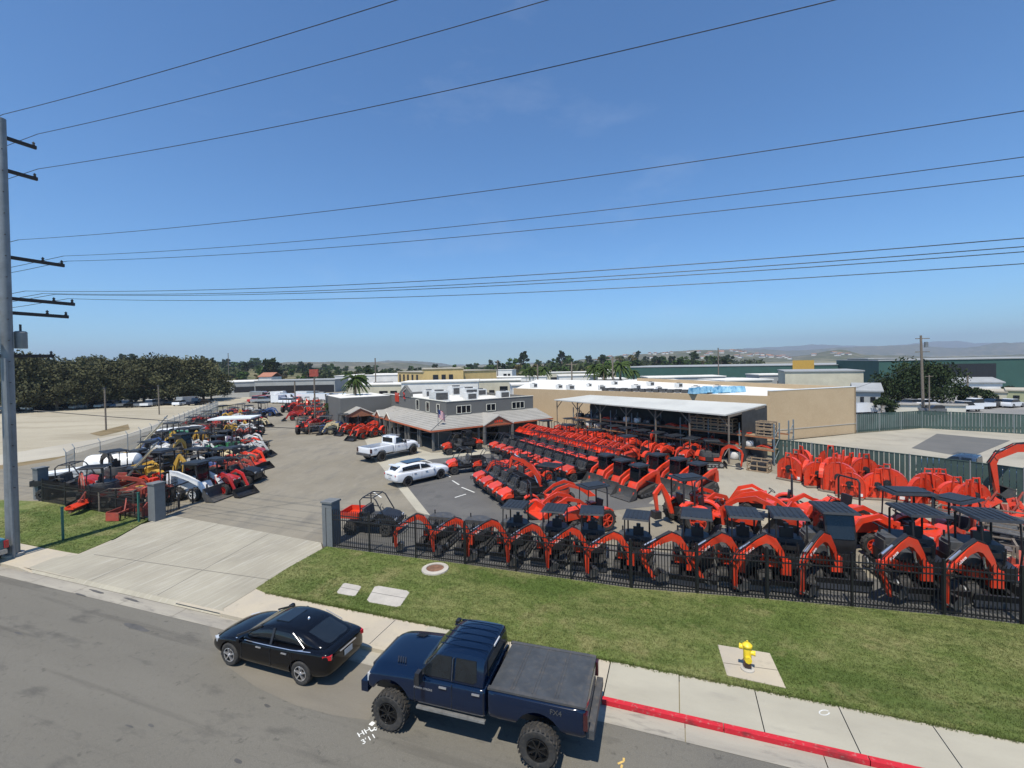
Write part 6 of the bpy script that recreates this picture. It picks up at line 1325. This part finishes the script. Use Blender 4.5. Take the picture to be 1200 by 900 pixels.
put('rt',268,562,-10,'at the aisle edge past the skid steer',1.1)
put('rl',262,556,-30,'second along the aisle',1.)
put('bu',280,566,0,'at the aisle edge',1.1)
put('ot',285,548,-20,'with its loader out in the aisle',1.1)
put('gt',262,536,60,'in the middle of the left rows',1.2)
put('ye',212,538,-20,'in the far left row',1.1)
put('ye',228,528,20,'farther back in the left row',1.1)
put('ru',292,538,10,'along the aisle',1.)
put('fr',304,532,90,'at the aisle edge far along',1.0)
put('ti',300,551,0,'lying at the aisle edge',1.2)
put('bx',140,606,0,'on the grass edge behind the railing',1.)
put('ti',95,600,10,'on the grass edge near the dark pillar',1.)
put('bx',170,602,30,'by the left gate pillar base',.9)
# rows fading into the distance
k=0
for j,py in enumerate((556,546,537,529,522,516,510,505,500,496,492,489)):
    x0=150+j*9; x1=292+j*2.2; n=max(3,int((x1-x0)/(26-j*1.35)))
    for i in range(n):
        px=x0+(x1-x0)*(i+.5)/n+rnd.uniform(-3,3); kd=rnd.choice(['rt','rl','ot','dt','re','bt','fr','bx','wt','ru','ct','ds','rt','rl','fr','ws','gt','wt','ct','yt'] if j>2 else ['rt','fr','ws','rs','wt','dt','ct','wt'])
        k+=1; put(kd,px,py+rnd.uniform(-2,2),rnd.choice([0,180,90,-20,160])+rnd.uniform(-15,15),'%s from left in the %s used row'%(ORD[i],ORD[j]),rnd.uniform(.9,1.15),'rows of used machines left of the aisle')
# block right of the aisle, before the store
k=0
for j,(py,x0,x1) in enumerate(((508,350,436),(502,348,400),(497,348,396),(492,346,394),(487,344,390),(483,344,392),(479,345,396),(476,345,396))):
    n=int((x1-x0)/(14-j*.7))
    for i in range(n):
        if j==0: kd=['ot','fr','bt','ct','ot','ot'][i%6]
        else: kd=rnd.choice(['ot','rt','cu','cu','rl','bx','oc','ct','fr'])
        put(kd,x0+(x1-x0)*(i+.5)/n,py,rnd.choice([200,20,250,100])+rnd.uniform(-15,15),'left of the store, row %s, number %s'%(ORD[j],ORD[i]),rnd.uniform(.95,1.2),'machines crowded at the left of the store')
for i,(px,py) in enumerate(((430,513),(441,511))): put('ot',px,py,240,'facing the white pickup, %s beside the walkway'%ORD[i],1.1,'orange machines at the walkway')
put('rl',338,483,90,'standing alone at the far end of the aisle',1.2)
# white tanks, tarp covered trailer and lift mast
P=Proto(); b=MB(); b.lathe((0,0,1.15),[(.001,-2.6),(.5,-2.55),(.95,-2.3),(1.05,-2.0),(1.05,2.0),(.95,2.3),(.5,2.55),(.001,2.6)],20,'x'); P.add('shell',b,WHT); b=MB(); 
for x in(-1.6,1.6): b.box((x,0,.15),(.4,1.9,.5))
P.add('cradle',b,BLK); b=MB(); b.lathe((0,0,2.15),[(.25,0),(.25,.15),(.001,.18)],10,'z'); P.add('hatch',b,STL)
p=G(128,561); P.place('water_tank','large white cylindrical tank lying behind the black excavator','tank',(p.x,p.y+.5,.3),R_(12),None,.8)
P=Proto(); b=MB(); b.prism([(-3,.5),(3,.5),(3,1.0),(2.2,1.35),(-2.4,1.3),(-3,.9)],-1.1,1.1); P.add('cover',b,WHT); b=MB(); b.box((0,0,.4),(6.2,2.0,.2)); P.add('deck',b,BLK)
for x in(-.5,.5):
    for sy in(-1,1): P.add('wheel',wheel_mb((x,sy*1.05,.33),.33,.2,12),RUB)
p=G(84,563); P.place('covered_trailer','low trailer under a white cover beside the chain link fence','trailer',(p.x,p.y,0),R_(50),None,.72); p=G(192,535); P.place('covered_trailer','white covered trailer farther back near the chain link fence','trailer',(p.x,p.y,0),R_(60),None,.85)
p=G(212,512); P.place('covered_trailer','cream covered trailer at the back of the left rows','trailer',(p.x,p.y,0),R_(60),None,1.0)
put('ru',84,581,15,'on the trailer beside the dark grey pillar',1.25)
cano=Proto(); b=MB(); b.box((0,0,2.6),(3.6,2.6,.12)); cano.add('roof',b,WHT); b=MB()
for x in(-1.6,1.6):
    for y in(-1.1,1.1): b.bar((x,y,0),(x,y,2.55),.08)
cano.add('frame',b,BLK); p=G(277,522); cano.place('shade_canopy','white flat shade canopy on four posts in the left rows','canopy',(p.x,p.y,0),R_(10),None,1.3)
mast=Proto(); b=MB(); b.bar((-.6,0,.8),(1.5,0,3.3),.3,.22,w2=.2); mast.add('mast',b,CREAM); b=MB(); b.bar((-.4,.18,1.0),(1.9,.18,3.9),.06); b.bar((-.4,-.18,1.0),(1.9,-.18,3.9),.06); b.bar((1.7,-.4,3.7),(1.7,.4,3.7),.1); mast.add('inner_rail',b,STL); b=MB(); b.box((0,0,.45),(2.6,1.6,.7)); mast.add('base',b,YEL); 
for x in(-.9,.9):
    for sy in(-1,1): mast.add('wheel',wheel_mb((x,sy*.85,.42),.42,.3,14,10),RUB)
p=G(150,582); mast.place('lift_mast','cream lifting mast leaning up out of the used machines near the gate','lift',(p.x,p.y,0),R_(25),None,1.0)
p=G(167,540); mast.place('lift_mast','taller cream boom lift farther back near the chain link fence','lift',(p.x,p.y,0),R_(40),None,1.15)
# ------------------------------------------------------------------ chain link fence at left
P=Proto(); cl=[G(*p) for p in((78,557),(88,550),(118,541),(150,530),(178,518),(205,505),(235,490),(256,480))]; o=cl[0]; ps=[]
mesh_=MB(); 
for a,c in zip(cl,cl[1:]):
    a=a-o;c=c-o;L=(c-a).length
    for z in(.1,2.0): mesh_.bar(a+Vector((0,0,z)),c+Vector((0,0,z)),.035)
    n=max(1,int(L/3)); ps+=[a.lerp(c,k/n) for k in range(n)]
P.add('rails',mesh_,GF2,smooth=0); 
for p in ps: b=MB(); b.tube([p,p+Vector((0,0,2.1)),p+Vector((-.3,.1,2.4))],.04,5); P.add('post',b,GF2)
b=MB()
for a,c in zip(cl,cl[1:]):
    a=a-o;c=c-o;L=(c-a).length;n=min(160,int(L/.18)); st=L/n;d=(c-a)/L
    for k in range(n):
        p=a+d*k*st; b.bar(p+Vector((0,0,.1)),p+d*st*2+Vector((0,0,2.0)),.009); b.bar(p+d*st*2+Vector((0,0,.1)),p+Vector((0,0,2.0)),.009)
P.add('chain_link',b,GF2,smooth=0); P.place('chain_link_fence','chain link fence with angled posts between the lane and used machines','fence',o)
# ------------------------------------------------------------------ poles and wires
GALV=mat('galvanised_steel',(.2,.215,.225),.5,.3,var=.2,scale=1.2); GALV2=mat('dark_arm_wood',(.035,.03,.028),.8)
PB=G(15.5,651); PB.z=0
def relz(py,pt=PB): return ZAT(pt.x,pt.y,py)
P=Proto(); HP=relz(139); b=MB(); b.tube([(0,0,-.2),(.1,0,HP*.5),(.22,0,HP)],[.26,.235,.2],16); P.add('shaft',b,GALV)
b=MB(); b.lathe((0,0,0),[(.42,0),(.42,.12),(.3,.14)],16,'z'); P.add('base_plate',b,CONC)
b=MB(); b.tube([tuple(-KN*.15+KD*.42)[:2]+(0,),tuple(-KN*.15+KD*.36)[:2]+(relz(420),)],.075,8); P.add('conduit',b,GALV)
for py in(205,235,294): b=MB(); b.lathe((0,0,relz(py)),[(.235,-.12),(.24,0),(.235,.12)],14,'z'); P.add('yellow_band',b,YEL)
for k in range(34):
    z=3.5+k*(HP-4)/34; b=MB(); s=(-1)**k; b.bar(Vector((0,0,z)),Vector((0,0,z))+KD*s*.42,.03); P.add('climbing_step',b,GALV2)
arms=[(158,1.5,-.2),(197,1.5,-.2),(300,2.5,-1.6),(349,2.9,-2.2),(366,2.6,-2.2),(417,1.9,-1.2)]
def armz(py): return relz(py)-.0
for py,r1,r0 in arms:
    z=relz(py); b=MB(); b.bar(KN*(r0-1.0)+Vector((0,0,z)),KN*r1+Vector((0,0,z)),.13,.17); P.add('crossarm',b,GALV2)
    for t in ((r1-.1,) if r1<2 else (r1-.1,r1-.9,-r0*-.8)):
        b=MB(); b.lathe(tuple(KN*t+Vector((0,0,z+.06))),[(.03,0),(.07,.06),(.04,.1),(.07,.16),(.03,.2),(.001,.24)],8,'z'); P.add('insulator',b,GRY)
for py,nn in((398,.55),(398,-.75)):
    z=relz(py); b=MB(); c=KN*nn*1.0+KD*.12; b.lathe((c.x,c.y,z-.45),[(.001,0),(.24,.01),(.25,.05),(.25,.8),(.27,.82),(.2,.9),(.001,.92)],14,'z'); i=P.add('transformer',b,GALV)
    b=MB(); b.tube([(c.x,c.y,z+.45),(c.x,c.y,z+.8)],.05); P.add('bushing',b,BLK,i)
P.place('utility_pole','tall galvanised steel utility pole with crossarms and transformers at the left edge','utility pole',PB)
def wire(p0,p1,sag,r,name,label,grp,n=28):
    b=MB(); p0=Vector(p0);p1=Vector(p1); c=p0.copy(); pts=[(p0.lerp(p1,t/n)-Vector((0,0,4*sag*(t/n)*(1-t/n))))-c for t in range(n+1)]; b.tube(pts,r,5)
    o=obj(name,b.mesh(name,BLK)); o.location=c; tag(o,label,'wire',grp); return o
WI=[(45,157,642,0,.0),(45,198,978,0,.0),(4,134,465,0,.0),(22,281,1200,130,.9),(75,300,1200,184,.9),(79,306,1200,206,.9),(30,341,1200,279,.9),(50,344,1200,289,.9),(64,345,1200,295,.9),(80,350,1200,309,.9)]
def solve_off(px,z):
    lo,hi=-3.,6.
    for _ in range(50):
        m=(lo+hi)/2; q=PB+KN*m
        if PJ((q.x,q.y,z))[0]<px: lo=m
        else: hi=m
    return lo
for i,(ax,ay,tx,ty,sag) in enumerate(WI):
    z=relz(ay); off=solve_off(ax,z); A=PB+KN*off; z=ZAT(A.x,A.y,ay); L=62.; sag=1.0
    # parameter where the wire passes column tx
    lo,hi=0.,L
    for _ in range(60):
        m=(lo+hi)/2; q=A+KD*m; zz=z
        x=PJ((q.x,q.y,ZAT(q.x,q.y,ty)))[0]
        if x<tx: lo=m
        else: hi=m
    q=A+KD*lo; t=lo/L; zq=ZAT(q.x,q.y,ty); z1=z+(zq-z+4*sag*t*(1-t))/t
    A.z=z; Bp=A+KD*L; Bp.z=z1; wire(A,Bp,sag,.015 if i<3 else .012,'overhead_wire','overhead wire crossing the sky from the steel pole, %s from the top at the pole'%ORD[i],'overhead wires from the steel pole')
    A2=A-KD*30; A2.z=z; wire(A,A2,.3,.016,'overhead_wire','short left span of the %s overhead wire beyond the steel pole'%ORD[i],'left spans of the overhead wires',8)
# low service wire across the yard
a=PB+KN*.3; a.z=relz(480); b2=Vector((70,57,9.2)); 
wire(a,Vector((66.9,74.,8.5)),5.2,.022,'service_wire','thick low service wire sagging across the yard to the far right pole','service wires')
a=a.copy(); a.z=relz(300); 
P=Proto(); pr=G(1083,483); pr=far_pt(1082,72); HPR=ZAT(pr.x,pr.y,393); b=MB(); b.tube([(0,0,0),(-.35,0,HPR)],[.22,.15],10); P.add('shaft',b,WOODD); 
for z in(HPR-.5,HPR-2.6): b=MB(); b.bar((-1.2,0,z),(1.0,0,z),.12); P.add('crossarm',b,WOODD)
b=MB(); b.lathe((.3,-.2,HPR-1.9),[(.001,0),(.25,.02),(.25,.85),(.001,.9)],10,'z'); P.add('transformer',b,GALV); P.place('utility_pole','wooden utility pole with a transformer at the right beyond the green fence','utility pole',pr)
P=Proto(); b=MB(); b.tube([(0,0,0),(0,0,6.2)],.09); P.add('shaft',b,WOODD); b=MB(); b.bar((-.6,0,6),(.6,0,6),.08); P.add('crossarm',b,WOODD); q=far_pt(1089,70); P.place('utility_pole','short dark pole just right of the wooden utility pole','utility pole',q)
far_poles=[(122,504,455,'slim pole standing in the dirt lot, left one'),(185,487,452,'slim pole standing in the dirt lot near the parked cars'),(368,500,437,'tall pole with a red sign head behind the used machines'),(670,470,424,'distant wooden utility pole left of the warehouse roofs'),(718,470,418,'distant wooden utility pole right of the white roofs'),(583,462,422,'distant pole above the store roof'),(440,470,420,'distant thin mast above the left tree belt'),(268,455,414,'thin mast on the left hilltop'),(630,468,427,'distant thin pole between the palm trees'),(1134,500,437,'light pole in front of the open hangar'),(345,478,447,'lamp pole at the far end of the yard'),(842,455,408,'thin pole in front of the long green warehouse')]
for px,py,tp,lb in far_poles:
    d={122:72,185:96,368:70,670:110,718:105,583:170,440:150,268:260,630:120,1134:100,345:120,842:150}[px]; p=far_pt(px,d); z=ZAT(p.x,p.y,tp); P=Proto(); b=MB(); b.tube([(0,0,-.2),(0,0,z)],.12 if d<100 else .18,7); P.add('shaft',b,WOODD)
    b=MB(); 
    if px==368: b.box((0,0,z),(1.3,.4,1.1)); P.add('sign_head',b,OLDR)
    elif px in(670,718,583): b.bar((-1.4,0,z-.6),(1.4,0,z-.6),.16); P.add('crossarm',b,WOODD)
    else: b.box((0,0,z),(.3,.3,.2)); P.add('cap',b,GRY)
    P.place('pole',lb,'pole',p)
b=MB(); b.box((0,4550,204.5),(18400,10300,411)); hz=bpy.data.materials.new('haze_air'); hz.use_nodes=True; nt=hz.node_tree; nt.nodes.remove(nt.nodes['Principled BSDF']); pv=nt.nodes.new('ShaderNodeVolumePrincipled'); pv.inputs['Color'].default_value=(.75,.86,1,1); pv.inputs['Density'].default_value=.00016; pv.inputs['Anisotropy'].default_value=.2; nt.links.new(pv.outputs[0],nt.nodes['Material Output'].inputs['Volume'])
obj('haze',b.mesh('haze',hz,0),None,'stuff')
# ------------------------------------------------------------------ light
W=bpy.data.worlds.new('World'); S.world=W; W.use_nodes=True; nt=W.node_tree; bg=nt.nodes['Background']
sky=nt.nodes.new('ShaderNodeTexSky'); sky.sky_type='NISHITA'; sky.sun_disc=False
EL,AZ=R_(64),math.atan2(-.93,-.36)   # direction towards the sun (behind the camera, to the left)
sky.sun_elevation=EL; sv=Vector((math.cos(EL)*math.cos(AZ),math.cos(EL)*math.sin(AZ),math.sin(EL)))
sky.sun_rotation=math.atan2(sv.x,sv.y); sky.altitude=100; sky.air_density=1.0; sky.dust_density=0; sky.ozone_density=3.5
tm=nt.nodes.new('ShaderNodeMixRGB'); tm.blend_type='MULTIPLY'; tm.inputs[0].default_value=1; tm.inputs[2].default_value=(.62,.98,1.25,1); nt.links.new(sky.outputs[0],tm.inputs[1])
tc=nt.nodes.new('ShaderNodeTexCoord'); mp=nt.nodes.new('ShaderNodeMapping'); mp.inputs['Scale'].default_value=(1,1,2.6); no=nt.nodes.new('ShaderNodeTexNoise'); no.inputs['Scale'].default_value=2.2; no.inputs['Detail'].default_value=9; no.inputs['Roughness'].default_value=.62
nt.links.new(tc.outputs['Generated'],mp.inputs[0]); nt.links.new(mp.outputs[0],no.inputs['Vector']); mr=nt.nodes.new('ShaderNodeMapRange'); mr.inputs['From Min'].default_value=.55; mr.inputs['From Max'].default_value=.85; mr.inputs['To Max'].default_value=.16; nt.links.new(no.outputs['Fac'],mr.inputs['Value'])
cm=nt.nodes.new('ShaderNodeMixRGB'); cm.inputs[2].default_value=(7.5,7.8,8.4,1); nt.links.new(mr.outputs[0],cm.inputs[0]); nt.links.new(tm.outputs[0],cm.inputs[1]); nt.links.new(cm.outputs[0],bg.inputs[0]); bg.inputs[1].default_value=.112
sl=bpy.data.lights.new('sun','SUN'); sl.energy=5.0; sl.angle=R_(.53); sl.color=(1,.94,.83); so=bpy.data.objects.new('sun',sl); COL.objects.link(so)
so.rotation_euler=sv.to_track_quat('Z','Y').to_euler(); so.location=(0,0,60)
S.view_settings.view_transform='Standard'; S.view_settings.look='None'; S.view_settings.gamma=1; S.view_settings.use_curve_mapping=False; S.view_settings.exposure=.15
S.render.engine='CYCLES'
